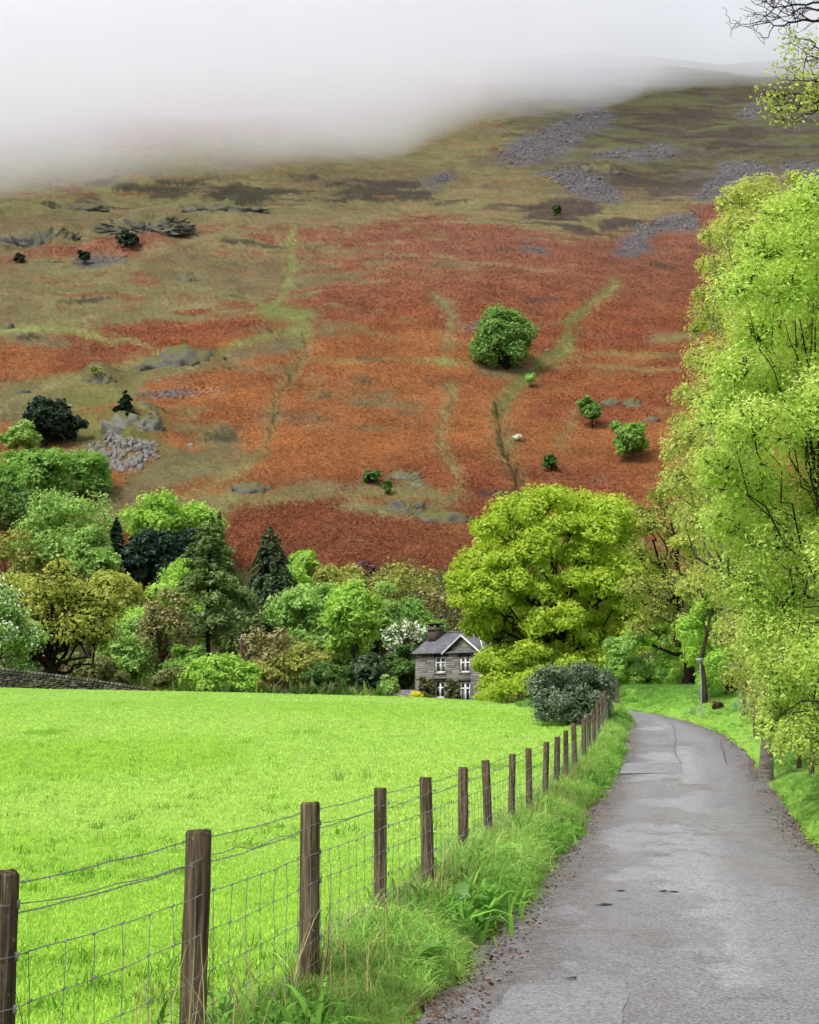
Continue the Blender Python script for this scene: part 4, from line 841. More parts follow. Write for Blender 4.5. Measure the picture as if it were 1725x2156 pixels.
r = np.random.default_rng(88); M_UND = inst_mat('undergrowth', .35, .35)
ub = [blades('undergrowth_tuft', M_UND, 26, .9, .16, 1.1, 3, 180 + k, .35, .6) for k in range(4)]
n = 5200; px = r.uniform(-300, 1330, n); y = r.uniform(113, 200, n); x = (px - 862.5) / FPX * y; z = H(x, y)
k = ~((x > -3) & (x < 12) & (y < 165)); x, y, z = x[k], y[k], z[k]; nn = fbm(x / 7, y / 7, 2, 191)
cc_ = np.where((nn > .55)[:, None], np.array(C(120, 104, 74)), np.where((nn > .42)[:, None], np.array(C(112, 138, 60)), np.array(C(78, 106, 52)))) * r.uniform(1.4, 2.2, (len(x), 1))
scatter('undergrowth', np.c_[x, y, z - .1], ub, r.uniform(.9, 2.6, len(x)), cc_, tilt=.2, seed=30)

# ---------------------------------------------------------------- rock, scree and boulders on the fell
import bmesh
def ico(sub):
    bm = bmesh.new(); bmesh.ops.create_icosphere(bm, subdivisions=sub, radius=1.0)
    bm.verts.ensure_lookup_table(); V = np.array([v.co[:] for v in bm.verts]); T = np.array([[v.index for v in f.verts] for f in bm.faces]); bm.free(); return V, T
ICO1, ICO2, ICO4, ICO5 = ico(1), ico(2), ico(4), ico(5)
def rock_material(name, c1, c2, turf=True, sc=.6):
    m, nt, out = new_mat(name); p = pos(nt)
    n = noise_node(nt, sc, 6, .7, mapv(nt, p, (1, 1, .45))); n2 = noise_node(nt, sc * 5, 4, .7, p)
    c = ramp(nt, n.outputs[0], [(.35, c1), (.62, c2)]).outputs[0]
    c = mixc(nt, c, tuple(v * .6 for v in c1), ramp(nt, n2.outputs[0], [(.55, (0,) * 3), (.75, (.7,) * 3)]).outputs[0])
    if turf:
        g = N(nt, 'ShaderNodeNewGeometry'); s = N(nt, 'ShaderNodeSeparateXYZ'); nt.links.new(g.outputs['Normal'], s.inputs[0])
        k = mathn(nt, 'ADD', s.outputs['Z'], n.outputs[0]); c = mixc(nt, c, C(132, 128, 78), ramp(nt, mathn(nt, 'MULTIPLY', k, .5), [(.42, (0,) * 3), (.6, (1,) * 3)]).outputs[0])
    bsdf(nt, out, c, .9, .2, n2.outputs[0], .8, .25); return m
M_ROCK = rock_material('grey_crag', C(114, 110, 104), C(150, 146, 134)); M_ROCKP = rock_material('pale_crag', C(138, 136, 130), C(184, 180, 170)); M_ROCKD = rock_material('dark_crag', C(108, 104, 98), C(142, 136, 126))
M_STONE = rock_material('pale_scree_stone', C(150, 146, 142), C(190, 184, 176), False, 1.5)
def outcrop(label, px, py, w, h, seed, mat, sub=ICO4, name='rock_outcrop', cat='rock', depth=.5, group='rock outcrops on the fell'):
    b = hitg(px, py, f=HF_); d = b[1]; rx, rz = w * .5 * d / FPX, h * .5 * d / FPX
    small = sub is ICO2
    V, T = sub; V = V.copy(); s = seed * 13.7; ax = max(1, rx / rz * .55)
    r1 = fbm(V[:, 0] * 1.6 * ax + s, V[:, 2] * 1.6 + V[:, 1] * 1.4 - s, 3, seed); r2 = np.abs(fbm(V[:, 0] * 4.5 * ax + s + V[:, 2] * 1.2, V[:, 2] * 2 + V[:, 1] * 3.2, 4, seed + 9) - .5) * 2; r3 = fbm(V[:, 0] * 13 * ax + s, V[:, 2] * 9 + V[:, 1] * 9, 2, seed + 3)
    k_ = .7 + .8 * (r1 - .42) + .5 * (1 - r2) ** 3 + .42 * (r3 - .5)
    st_ = np.floor(k_ * 12) / 12; V = V * (k_ * .75 + st_ * .25)[:, None]
    V = V * np.array([rx * 1.25, max(rx * depth, rz), rz * (1.25 if small else 2.0)]); V[:, 2] += V[:, 1] * .55
    if not small: b = b + np.array((0, .48, -.88)) * rz * 1.0
    return link(name, mesh_np(name, V, None, T, mat), None, b, label=label, category=cat, group=group)
outcrop('white faced crag under the perched conifer', 275, 890, 92, 44, 1, M_ROCKP); outcrop('pale rock rib right of the perched conifer crag', 318, 896, 30, 56, 2, M_ROCKP)
outcrop('grey knoll under the thin thorn tree', 206, 803, 66, 36, 3, M_ROCK); outcrop('low broken crag on the left skyline of the red slope', 385, 758, 130, 40, 4, M_ROCK)
outcrop('large weathered crag high on the far left', 78, 512, 140, 48, 5, M_ROCKD, ICO5); outcrop('long grey crag band right of the far left crag', 300, 478, 150, 32, 6, M_ROCKD, ICO5)
outcrop('short grey crag above the olive slope', 378, 490, 56, 24, 7, M_ROCK); outcrop('dark crag among heather below the cloud', 465, 436, 120, 24, 8, M_ROCKD); outcrop('thin rock band at the left below the cloud', 160, 440, 90, 18, 9, M_ROCKD)
outcrop('small rock rib in the middle of the olive slope', 395, 592, 36, 30, 10, M_ROCK); outcrop('mossy rock knoll low in the red bracken', 850, 1078, 80, 36, 11, M_ROCK); outcrop('flat mossy rock right of the low knoll', 920, 1094, 110, 28, 12, M_ROCK)
outcrop('pale rocks among the bushes above the low knoll', 850, 1008, 60, 26, 13, M_ROCKP); outcrop('pale rock at the right end of the bush crag', 880, 1022, 26, 18, 14, M_ROCKP); outcrop('mossy rocks above the bright treetop', 530, 1036, 76, 26, 15, M_ROCK)
outcrop('dark rock face beside the upper scree', 1265, 362, 70, 30, 16, M_ROCKD); outcrop('flat grey boulder right of the small pale tree', 1286, 850, 40, 16, 17, M_ROCK, ICO2); outcrop('rounded mossy boulder above the dense round tree', 1335, 856, 44, 26, 18, M_ROCK)
outcrop('grey boulder at the edge of the lane trees', 1372, 886, 30, 14, 19, M_ROCK, ICO2); outcrop('small dark rocks at the far left below the crags', 100, 552, 50, 14, 20, M_ROCKD); outcrop('grey rock at the left edge of the grass spur', 15, 692, 30, 24, 21, M_ROCK)
outcrop('black square boulder on the red slope at the left', 46, 826, 30, 16, 22, M_ROCKD, ICO2, 'boulder'); outcrop('rocky lip beside the hillside wood', 206, 1046, 40, 18, 23, M_ROCKD)
for lab, px, py, w, h in (('small white boulder above the blackish yew', 150, 855, 11, 7), ('grey boulder between the scree heap and the trod', 400, 938, 13, 7), ('white stone below the cloud at the top of the olive slope', 612, 409, 10, 5), ('little white stone right of the lone sycamore', 1152, 738, 7, 5), ('pale stones at the head of the long trod', 648, 742, 14, 9), ('white stone on the red slope above the pale scree', 336, 802, 8, 6)):
    outcrop(lab, px, py, w, h, 30 + px % 17, M_STONE, ICO2, 'boulder', 'boulder', .7, 'boulders lying on the fell')
stone_meshes = []
for k in range(6):
    r = np.random.default_rng(200 + k); V, T = ICO1; V = V * (1 + r.normal(0, .2, (len(V), 1))) * np.array([1, .8, .55]); V = np.round(V * 2.2) / 2.2 * .5 + V * .5
    stone_meshes.append(mesh_np('scree_stone', V, None, T, M_STONE))
heap = thing('scree_heap', 'heap of pale grey boulders spilling below the white faced crag', 'scree', hitg(262, 955, f=HF_))
r = np.random.default_rng(77); cnt = 0
while cnt < 270:
    px, py = r.uniform(175, 340), r.uniform(918, 996)
    if ((px - 262) / (72 + 10 * math.sin(px))) ** 2 + ((py - 956) / 37) ** 2 > 1 or (py > 975 and px > 300): continue
    b = hitg(px, py, f=HF_); o = link('stone', stone_meshes[cnt % 6], heap); o.location = Vector(b) - heap.location
    s = r.uniform(.35, .95); o.scale = (s * r.uniform(.8, 1.5), s, s * r.uniform(.6, 1.1)); o.rotation_euler = tuple(r.uniform(0, 6.28, 3)); cnt += 1
def inst_stone(name):
    m, nt, out = new_mat(name); a = N(nt, 'ShaderNodeAttribute', attribute_name='col', attribute_type='INSTANCER'); bsdf(nt, out, a.outputs['Color'], .9, .2); return m
M_SST = inst_stone('scree_stones')
ss = []
for k in range(4):
    r = np.random.default_rng(300 + k); V, T = ICO1; ss.append(mesh_np('loose_stone', V * (1 + r.normal(0, .22, (len(V), 1))) * np.array([1, .8, .6]), None, T, M_SST))
n = 90000; px = rng.uniform(80, 1760, n); py = rng.uniform(200, 960, n); a_, b_ = ray(px, py); d = np.clip(HC / np.maximum(HS - b_, .06), 210, 1090)
for _ in range(5): d = np.clip(d - (EYE + b_ * d - ground1(a_ * d, d)) / np.minimum(b_ - HS, -.08) * .8, 205, 1105)
x, y = a_ * d, d; z = HF(x, y); sc_, sm = fell_colour(x, y, z); k = sm > rng.uniform(.35, .95, len(sm)); x, y, z, sc_ = x[k], y[k], z[k], sc_[k]
scatter('scree', np.c_[x, y, z], ss, rng.uniform(.3, .8, len(x)) * np.clip(y / 520, .75, 1.6), sc_ * rng.uniform(.8, 1.6, (len(x), 1)), tilt=.6, seed=9)

# ---------------------------------------------------------------- the stone house
PHI = RAD(38); cph, sph = math.cos(PHI), math.sin(PHI)
hp = at(875.5, 1480, 150); hz = float(H(np.float64(hp[0]), np.float64(150.))) - .1
house = thing('stone_house', 'grey stone house with slate roof and white windows beyond the field', 'house', (hp[0], 150, hz), rz=-PHI)
def hX(px):
    a = float(ray(px, 1420)[0]); return (a * 150 - hp[0]) / (cph + a * sph)
def hZ(py, X, Y=0.0): return zat(py, 150 - X * sph + Y * cph) - hz
def hp_part(name, B, mat, parent=None, **kw):
    V, Q = boxes(B); return link(name, mesh_np(name, V, Q, mat=mat), parent or house, **kw)
M_WALL = simple('wall_mortar', C(142, 134, 120), C(116, 108, 98), 3); M_WHITE = simple('white_paint', (.8, .8, .79), (.72, .72, .71), 8, .5, .4, .05)
M_LINT = simple('dark_slate_lintel', C(78, 76, 74), C(58, 56, 56), 4); M_GUT = simple('dark_gutter', C(52, 50, 56), C(40, 38, 42), 4, .5); M_CHIM = simple('rendered_chimney', C(128, 112, 100), C(104, 92, 84), 3)
def glass(name, c):
    m, nt, out = new_mat(name); bsdf(nt, out, c, .08, .5); return m
M_GL1, M_GL2 = glass('window_glass_grey', C(84, 90, 84)), glass('window_glass_dark', C(34, 36, 38)); M_CURT = simple('curtain', C(176, 174, 168), C(140, 138, 132), 30, stretch=(6, 6, .2))
ZE = hZ(1374, 3); HD = 3.6; ZR = hZ(1332, .5, HD); XL = 10.6
XV = hX(1016) + .6
WIN = [(916, 938.5, 1383, 1417), (968.6, 990, 1383, 1416), (915, 937.5, 1436, 1470), (968, 990, 1436, 1484)]
ops = []
for a, b, c_, d_ in WIN:
    X0, X1 = hX(a), hX(b); Xm = (X0 + X1) / 2; ops.append((X0, X1, max(hZ(d_, Xm), .05), hZ(c_, Xm)))
xs = sorted({0., XL} | {v for o in ops for v in o[:2]}); zs = sorted({-.6, ZE} | {v for o in ops for v in o[2:]})
B = []
for i in range(len(xs) - 1):
    for j in range(len(zs) - 1):
        xm, zm = (xs[i] + xs[i + 1]) / 2, (zs[j] + zs[j + 1]) / 2
        if any(o[0] < xm < o[1] and o[2] < zm < o[3] for o in ops): continue
        B.append((xm, .2, zm, xs[i + 1] - xs[i], .4, zs[j + 1] - zs[j]))
hp_part('wall', B, M_WALL)
hp_part('wall', [(XL - .2, HD, ZE / 2 - .3, .4, 2 * HD - .8, ZE + .6), (.2, HD, ZE / 2 - .3, .4, 2 * HD - .8, ZE + .6), (XL / 2, 2 * HD - .2, ZE / 2 - .3, XL - .01, .39, ZE + .59), (XL / 2, 2.6, ZE / 2, XL - .8, .05, ZE - .1)], M_WALL)
for X in (.2, XL - .2):
    V = np.array([[X - .2, 0, ZE], [X - .2, 2 * HD, ZE], [X - .2, HD, ZR - .12], [X + .2, 0, ZE], [X + .2, 2 * HD, ZE], [X + .2, HD, ZR - .12]])
    link('gable_wall', mesh_np('gable_wall', V, [[0, 1, 4, 3], [1, 2, 5, 4], [2, 0, 3, 5]], [[0, 2, 1], [3, 4, 5]], M_WALL), house)
# individual stones of the front
M_ST = [simple('wall_stone_grey', C(190, 188, 178), C(162, 160, 150), 2), simple('wall_stone_brown', C(178, 172, 160), C(148, 142, 132), 2), simple('wall_stone_pale', C(206, 202, 190), C(180, 176, 164), 2), simple('wall_stone_dark', C(158, 150, 138), C(132, 124, 114), 2)]
unit = []
for k in range(8):
    V, Q = boxes([(0, 0, 0, 1, 1, 1)]); V = V + np.random.default_rng(400 + k).normal(0, .045, V.shape) * np.array([.6, .5, 1.3]); unit.append(mesh_np('stone', V, Q, mat=M_ST[(0, 0, 1, 0, 2, 3, 1, 3)[k]]))
r = np.random.default_rng(12)
GA, GB = hX(941), hX(1013); GM = (GA + GB) / 2; ZA = hZ(1338, GM)
def stones_course(z, h, x0, x1, skip):
    x = x0
    while x < x1 - .06:
        l = min(r.uniform(.34, 1.05), x1 - x); 
        if x1 - x - l < .15: l = x1 - x
        a, b = x, x + l; x += l
        for o in skip:
            if o[2] - .02 < z + h * .5 < o[3] + .02:
                if a < o[0] < b: b = o[0]
                elif a < o[1] < b: a = o[1]
                elif a >= o[0] and b <= o[1]: a = b
        if b - a < .08: continue
        s = link('stone', unit[int(r.integers(0, 8)) if a > .02 else int(r.choice([4, 4, 0]))], house); s.location = ((a + b) / 2, -.005 - r.uniform(0, .02), z + h / 2); s.scale = (b - a - .02, .09, h - .018)
z = .0
while z < ZE - .12:
    h = min(r.uniform(.15, .27), ZE - .02 - z); stones_course(z, h, 0, XV, ops); z += h
while z < ZA - .25:
    h = r.uniform(.15, .24); f = (z + h - ZE) / (ZA - ZE); stones_course(z, h, GA + f * (GM - GA) + .05, GB - f * (GB - GM) - .05, []); z += h
V = np.array([[GA, -.0, ZE - .02], [GB, -.0, ZE - .02], [GM, -.0, ZA - .05], [GA, .3, ZE - .02], [GB, .3, ZE - .02], [GM, .3, ZA - .05]])
link('gable_wall', mesh_np('gable_wall', V, [[0, 3, 4, 1], [1, 4, 5, 2], [2, 5, 3, 0]], [[0, 1, 2], [3, 5, 4]], M_WALL), house)
for i, (x0, x1, z0, z1) in enumerate(ops):
    w, t_ = x1 - x0, .14; zt = z1 - (z1 - z0) * (.36 if i < 3 else .28)
    fb = [((x0 + t_ / 2), .13, (z0 + z1) / 2, t_, .1, z1 - z0), (x1 - t_ / 2, .13, (z0 + z1) / 2, t_, .1, z1 - z0), ((x0 + x1) / 2, .13, z1 - t_ / 2, w - 2 * t_, .1, t_), ((x0 + x1) / 2, .13, z0 + t_ / 2, w - 2 * t_, .1, t_),
          ((x0 + x1) / 2, .128, (z0 + z1) / 2, .17, .096, z1 - z0 - 2 * t_), ((x0 + x1) / 2, .124, zt, w - 2 * t_, .088, .15)]
    win = hp_part('window' if i < 3 else 'garden_door', fb, M_WHITE)
    for sx in (0, 1):
        for sz in (0, 1):
            a, b = (x0 + t_, (x0 + x1) / 2 - .065) if sx == 0 else ((x0 + x1) / 2 + .065, x1 - t_); c_, d_ = (z0 + t_, zt - .05) if sz == 0 else (zt + .05, z1 - t_)
            hp_part('pane', [((a + b) / 2, .16, (c_ + d_) / 2, b - a, .02, d_ - c_)], M_GL1 if i < 2 else M_GL2, win)
    if i in (0, 3): hp_part('curtain', [(x0 + w * (.66 if i == 0 else .3), .14, (z0 + zt) / 2, w * .12, .012, zt - z0 - .3)], M_CURT, win)
    if i < 3: hp_part('sill', [((x0 + x1) / 2, -.06, z0 - .06, w + .2, .2, .1)], M_ST[2], win)
    hp_part('lintel', [((x0 + x1) / 2, -.055, z1 + .14, w + .3, .06, .26)], M_LINT)
    if i in (0, 2): hp_part('hood_mould', [((x0 + x1) / 2, -.09, z1 + .32, w + .7, .14, .07), (x0 - .31, -.09, z1 + .15, .08, .14, .27), (x1 + .31, -.09, z1 + .15, .08, .14, .27)], M_LINT)
# slate roof
m, nt, out = new_mat('slate'); a = N(nt, 'ShaderNodeAttribute', attribute_name='tint'); tc = N(nt, 'ShaderNodeTexCoord').outputs['Object']; n = noise_node(nt, 1.3, 5, .7, tc)
c = ramp(nt, a.outputs['Fac'], [(0, C(128, 126, 134)), (.7, C(160, 157, 165)), (1, C(186, 182, 184))]).outputs[0]
c = mixc(nt, c, C(186, 184, 182), ramp(nt, n.outputs[0], [(.6, (0,) * 3), (.72, (.8,) * 3)]).outputs[0]); bsdf(nt, out, c, .6, .4); M_SLATE = m
def slates(name, org, ux, uy, nx, ny, mask=None, parent=None):
    """overlapping slates on a slope: origin, vector along the eave, vector up the slope"""
    r = np.random.default_rng(8); org, ux, uy = (np.array(v, float) for v in (org, ux, uy)); nrm = np.cross(ux, uy); nrm /= np.linalg.norm(nrm)
    if nrm[2] < 0: nrm = -nrm
    Vs, Qs, tn, k = [], [], [], 0
    for j in range(ny):
        i = -(.5 if j % 2 else 0.)
        while i < nx:
            l = r.uniform(.8, 1.2); a, b = max(i, 0) / nx, min(i + l, nx) / nx; i += l
            if b - a < .2 / nx: continue
            if mask and not mask((a + b) / 2, (j + .5) / ny): continue
            lo, hi = j / ny, min((j + 1.25) / ny, 1.0)
            A, B_, C_, D_ = org + ux * (a + .002) + uy * lo, org + ux * (b - .002) + uy * lo, org + ux * (b - .002) + uy * hi, org + ux * (a + .002) + uy * hi
            hgt = nrm * (.05 + r.uniform(0, .012)); Vs += [A + hgt, B_ + hgt, C_ + nrm * .012, D_ + nrm * .012, A + nrm * .01, B_ + nrm * .01]
            Qs += [[k, k + 1, k + 2, k + 3], [k, k + 4, k + 5, k + 1]]; tn += [np.clip(r.normal(.45, .25), 0, 1)] * 6; k += 6
    o = link(name, mesh_np(name, Vs, Qs, mat=M_SLATE, attrs={'tint': np.array(tn)}), parent or house); o['kind'] = 'stuff'; return o
rise, run = ZR - ZE, HD + .35; e0 = (-.32, -.35, ZE - .02)
V = np.array([[-.3, -.34, ZE - .09], [XL + .3, -.34, ZE - .09], [XL + .3, HD, ZR - .07], [-.3, HD, ZR - .07], [XL + .3, 2 * HD + .34, ZE - .09], [-.3, 2 * HD + .34, ZE - .09], [-.3, -.34, ZE - .16], [XL + .3, -.34, ZE - .16], [XL + .3, HD, ZR - .15], [-.3, HD, ZR - .15], [XL + .3, 2 * HD + .34, ZE - .16], [-.3, 2 * HD + .34, ZE - .16]])
roof = link('roof', mesh_np('roof', V, [[0, 1, 2, 3], [3, 2, 4, 5], [6, 9, 8, 7], [9, 11, 10, 8], [0, 6, 7, 1], [5, 4, 10, 11]], [[0, 3, 9], [0, 9, 6], [3, 5, 11], [3, 11, 9], [1, 7, 8], [1, 8, 2], [2, 8, 10], [2, 10, 4]], M_SLATE, {'tint': np.full(12, .4)}), house)
slates('slates', (-.32, -.36, ZE - .07), (XL + .64, 0, 0), (0, HD + .36, ZR - ZE), 44, 19, parent=roof)
hp_part('ridge', [(XL / 2, HD, ZR + .02, XL + .6, .26, .12)], simple('ridge_tile', C(176, 172, 168), C(130, 126, 124), 3), roof)
hp_part('gutter', [((GA - .35) / 2 - .1, -.42, ZE - .12, GA + .2, .12, .12), ((GB + XL) / 2 + .2, -.42, ZE - .12, XL - GB, .12, .12)], M_GUT)
# cross gable roof and white barge boards
yb = -.36 + (ZA - ZE + .07) / (ZR - ZE) * (HD + .36)
for sx, (xa, nm) in ((-1, (GA, 'l')), (1, (GB, 'r'))):
    xo = xa + sx * .3; zo = ZE - .3 * (ZA - ZE) / (GM - GA) * .8
    V = np.array([[GM, -.42, ZA + .1], [xo, -.42, zo + .1], [xo, -.1, zo + .12], [GM, yb, ZA + .1], [GM, -.42, ZA], [xo, -.42, zo], [xo, -.1, zo], [GM, yb, ZA]])
    link('roof', mesh_np('gable_roof', V, [[0, 1, 2, 3], [4, 7, 6, 5], [0, 4, 5, 1], [1, 5, 6, 2]], None, M_SLATE, {'tint': np.full(8, .35)}), house)
    P = np.array([[[GM, -.45, ZA - .02], [(GM + xo) / 2, -.45, (ZA + zo) / 2 - .02], [xo, -.45, zo - .02]]]); V, Q = tubes(P, np.full((1, 3), .085), 4); link('barge_board', mesh_np('barge_board', V, Q, mat=M_WHITE), house)
V, Q = tubes(np.array([[[GM + .05, yb - .1, ZA + .12], [GB + .55, -.3, ZE + .12]]]), np.full((1, 2), .06), 4); link('valley_flashing', mesh_np('valley_flashing', V, Q, mat=M_WHITE), house)
zc0, zc1 = hZ(1350, .5, 2.4), hZ(1314, .5, 2.4)
ch = hp_part('chimney', [(.52, 2.45, (zc0 + zc1) / 2 - .25, .95, 1.1, zc1 - zc0 - .1)], M_CHIM, roof)
hp_part('chimney_cap', [(.52, 2.45, zc1 - .62, 1.2, 1.34, .1), (.52, 2.45, zc1 - .02, 1.2, 1.34, .12), (.3, 2.2, zc1 - .32, .3, .3, .5), (.74, 2.7, zc1 - .32, .3, .3, .5)], M_LINT, roof)
V, Q = tubes(np.array([[[.02, -.06, -.3], [.02, -.06, ZE - .1]]]), np.full((1, 2), .05), 6); link('downpipe', mesh_np('downpipe', V, Q, mat=simple('pale_pipe', C(170, 166, 158), None, 3)), house)
def wall_shrub(label, X, px0, py, w, h, leaf, n, seed, nm='climbing_shrub'):
    r = np.random.default_rng(seed); p0 = np.array([hp[0] + X * cph - .35 * sph, 150 - X * sph - .35 * cph, hz]); dd = p0[1]
    L = np.array([at(px0 + r.uniform(-.4, .4) * w, py + r.uniform(-.45, .45) * h, dd - .15 + r.uniform(-.2, .1)) for _ in range(14)]); L[:, 2] = np.maximum(L[:, 2], hz + .2)
    broadleaf(nm, label, p0, L, w * .22 * dd / FPX, leaf, n, .17, seed, cat='shrub', trunk_r=.06, stems=2, fork=.1, ns=9)
wall_shrub('brownish green climbing shrub on the wall at the left of the lower window', hX(900), 899, 1452, 40, 46, 'creeper', 3600, 501); wall_shrub('brownish green climbing shrub between the lower window and the garden door', hX(952), 953, 1456, 34, 44, 'creeper', 3200, 502)
tree('azalea_bush', 'bright yellow flowering bush at the corner of the house', 876, 140, 1457, 26, 1472, 'yellow', 900, 503, lsize=.16, nl=8, trunk_r=.04, cat='bush', fork=.1)
sb = at(846, 1466, 143); sz_ = float(H(np.float64(sb[0]), np.float64(143.)))
shed = thing('outbuilding', 'low slate roofed outbuilding peeping over the field left of the house', 'outbuilding', (sb[0], 143, sz_))
zt_ = zat(1453, 144) - sz_; zl_ = zat(1470, 142) - sz_
hp_part('wall', [(0, 1.2, zl_ / 2 - .2, 2.6, 2.2, zl_ + .3)], M_WALL, shed)
V = np.array([[-1.5, -.2, zl_], [1.5, -.2, zl_], [1.4, 1.2, zt_], [-1.1, 1.2, zt_], [1.5, 2.6, zl_], [-1.5, 2.6, zl_]]); V = np.r_[V, V - np.array([0, 0, .1])]
srf = link('roof', mesh_np('shed_roof', V, [[0, 1, 2, 3], [3, 2, 4, 5], [6, 9, 8, 7], [9, 11, 10, 8], [0, 6, 7, 1]], [[0, 3, 9], [1, 8, 2]], M_SLATE, {'tint': np.full(12, .4)}), shed)
slates('slates', (-1.5, -.22, zl_ + .01), (3.0, 0, 0), (0, 1.4, zt_ - zl_), 12, 5, lambda u, v: u > v * .14, srf)

# ---------------------------------------------------------------- drystone wall at the far side of the field
M_DRY = [simple('drystone_grey', C(118, 114, 98), C(84, 82, 68), 3), simple('drystone_moss', C(124, 124, 86), C(88, 90, 62), 3), simple('drystone_dark', C(84, 80, 70), C(60, 58, 50), 3), simple('drystone_pale', C(156, 152, 132), C(120, 118, 100), 3)]
dm = []
for k in range(8):
    V, T = ICO1; r = np.random.default_rng(600 + k); V = V * .5; V = np.sign(V) * np.minimum(np.abs(V) * 1.35, .5) * (1 + r.normal(0, .06, V.shape)); dm.append(mesh_np('stone', V, None, T, M_DRY[(0, 1, 2, 0, 3, 1, 2, 0)[k]]))
dw = 97.0; wx0, wx1 = (-70 - 862.5) / FPX * dw, (320 - 862.5) / FPX * dw
wl = thing('drystone_wall', 'mossy drystone wall running behind the left crest of the field', 'wall', (wx0, dw, float(H(np.float64(wx0), np.float64(dw)))))
def wtop(x):
    px = 862.5 + x / dw * FPX * 1.0; return zat(float(np.interp(px, [-70, 0, 100, 200, 310, 330], [1398, 1406, 1418, 1431, 1449, 1454])), dw)
r = np.random.default_rng(13); cells = []; x = wx0; rest = MB(); nst = 0
V_, Q_ = [], []
xsn = np.linspace(wx0, wx1, 30); core = []
for a, b in zip(xsn[:-1], xsn[1:]):
    xm = (a + b) / 2; zt = wtop(xm) - .18; zb = float(H(np.float64(xm), np.float64(dw))) - .2; core.append((xm - wx0, 0, (zt + zb) / 2 - wl.location.z, b - a, .4, max(zt - zb, .05)))
hp_part('wall_core', core, M_DRY[2], wl)
x = wx0
while x < wx1:                                 # upright cope stones
    w_ = r.uniform(.14, .28); o = link('cope_stone', dm[int(r.choice([0, 1, 3, 4, 4]))], wl); hgt = r.uniform(.22, .34)
    o.location = (x + w_ / 2 - wx0, r.normal(0, .02), wtop(x) - .1 - wl.location.z); o.scale = (w_, .5, hgt); o.rotation_euler.y = r.normal(0, .15); x += w_ * 1.02
big = []
z0 = 0.0
for row in range(11):
    x = wx0 + r.uniform(0, .2)
    while x < wx1:
        l = r.uniform(.2, .5); h = r.uniform(.12, .17); zt = wtop(x + l / 2) - .26 - row * .135
        if zt > float(H(np.float64(x), np.float64(dw))) - .1: big.append((x + l / 2, zt, l, h))
        x += l * 1.03
for i, (xc, zc, l, h) in enumerate(big):
    vis = zc > zat(1452, dw) - .1
    if nst < 290 and vis:
        o = link('stone', dm[int(r.integers(0, 8))], wl); o.location = (xc - wx0, -.2 + r.normal(0, .03), zc - wl.location.z); o.scale = (l, .2, h); o.rotation_euler.y = r.normal(0, .06); nst += 1
    else:
        V, T = ICO1; V = np.sign(V) * np.minimum(np.abs(V) * .68, .5); rest.add(V * np.array([l, .2, h]) + np.array([xc - wx0, -.2 + r.normal(0, .03), zc - wl.location.z]), None, T)
if rest.n: link('lower_stones', rest.mesh('lower_stones', M_DRY[0]), wl)['kind'] = 'stuff'

# ---------------------------------------------------------------- hedge, holly and small things near the house
r = np.random.default_rng(66); L = []
for t_ in np.linspace(0, 1, 22):
    d_ = 88 - 22 * t_; px = 1020 + 150 * t_
    for k in range(3):
        L.append(at(px + r.normal(0, 5), np.interp(t_, [0, .5, 1], [1466, 1434, 1412]) + r.uniform(-2, 30) * (.4 + .9 * t_), d_ + r.normal(0, .5)))
L = np.array(L); bx, by = L[:, 0].mean(), L[:, 1].mean(); bz = float(H(bx, by)); L[:, 2] = np.maximum(L[:, 2], H(L[:, 0], L[:, 1]) + .25)
broadleaf('garden_hedge', 'sloping yellow green garden hedge left of the dark rounded bush', (bx, by, bz), L, .42, 'lime', 30000, .10, 67, cat='hedge', ns=9, trunk_r=.07, stems=8, fork=.08, bark=M_BARKB, twigs=3)
r = np.random.default_rng(68); d_ = 47.5; L = []
for k in range(76):
    a = r.uniform(0, 6.283); q = r.uniform(0, 1) ** .5; L.append(at(1204 + 78 * q * math.cos(a), 1446 + 32 * q * math.sin(a) + (1206 - 1206), d_ + r.uniform(-1.0, 1.0)))
for k in range(44): L.append(at(1206 + r.uniform(-66, 66), r.uniform(1474, 1518), d_ + r.uniform(-1.2, .2)))
L = np.array(L); hx_ = (1215 - 862.5) / FPX * d_; L[:, 2] = np.maximum(L[:, 2], float(H(np.float64(hx_), np.float64(d_))) + .12)
broadleaf('holly_bush', 'dark rounded evergreen bush at the end of the post fence', (hx_, d_, float(H(np.float64(hx_), np.float64(d_)))), L, .3, 'holly', 52000, .06, 69, cat='bush', ns=9, trunk_r=.09, stems=4, fork=.15, bark=M_BARKD, spread=.4, up=.3)
# weathered pole with a pale cross head
pd = 120.; p0 = at(508, 1400, pd); pz = float(H(np.float64(p0[0]), np.float64(pd)))
pole = thing('wooden_pole', 'weathered reddish wooden pole with a pale cross head among the bushes', 'pole', (p0[0], pd, pz)); ph_ = zat(1343, pd) - pz
V, Q = tubes(np.array([[[0, 0, -.2], [.02, 0, ph_ * .5], [0, 0, ph_ - .25]]]), np.array([[.2, .17, .13]]), 9); link('shaft', mesh_np('shaft', V, Q, mat=simple('red_brown_wood', C(150, 104, 82), C(108, 74, 58), 4, stretch=(1, 1, .2))), pole)
V, Q = boxes([(0, 0, ph_ - .16, .62, .12, .1), (0, 0, ph_ - .02, .14, .12, .42)]); link('cross_head', mesh_np('cross_head', V, Q, mat=simple('bleached_wood', C(196, 180, 164), C(160, 146, 132), 6)), pole)
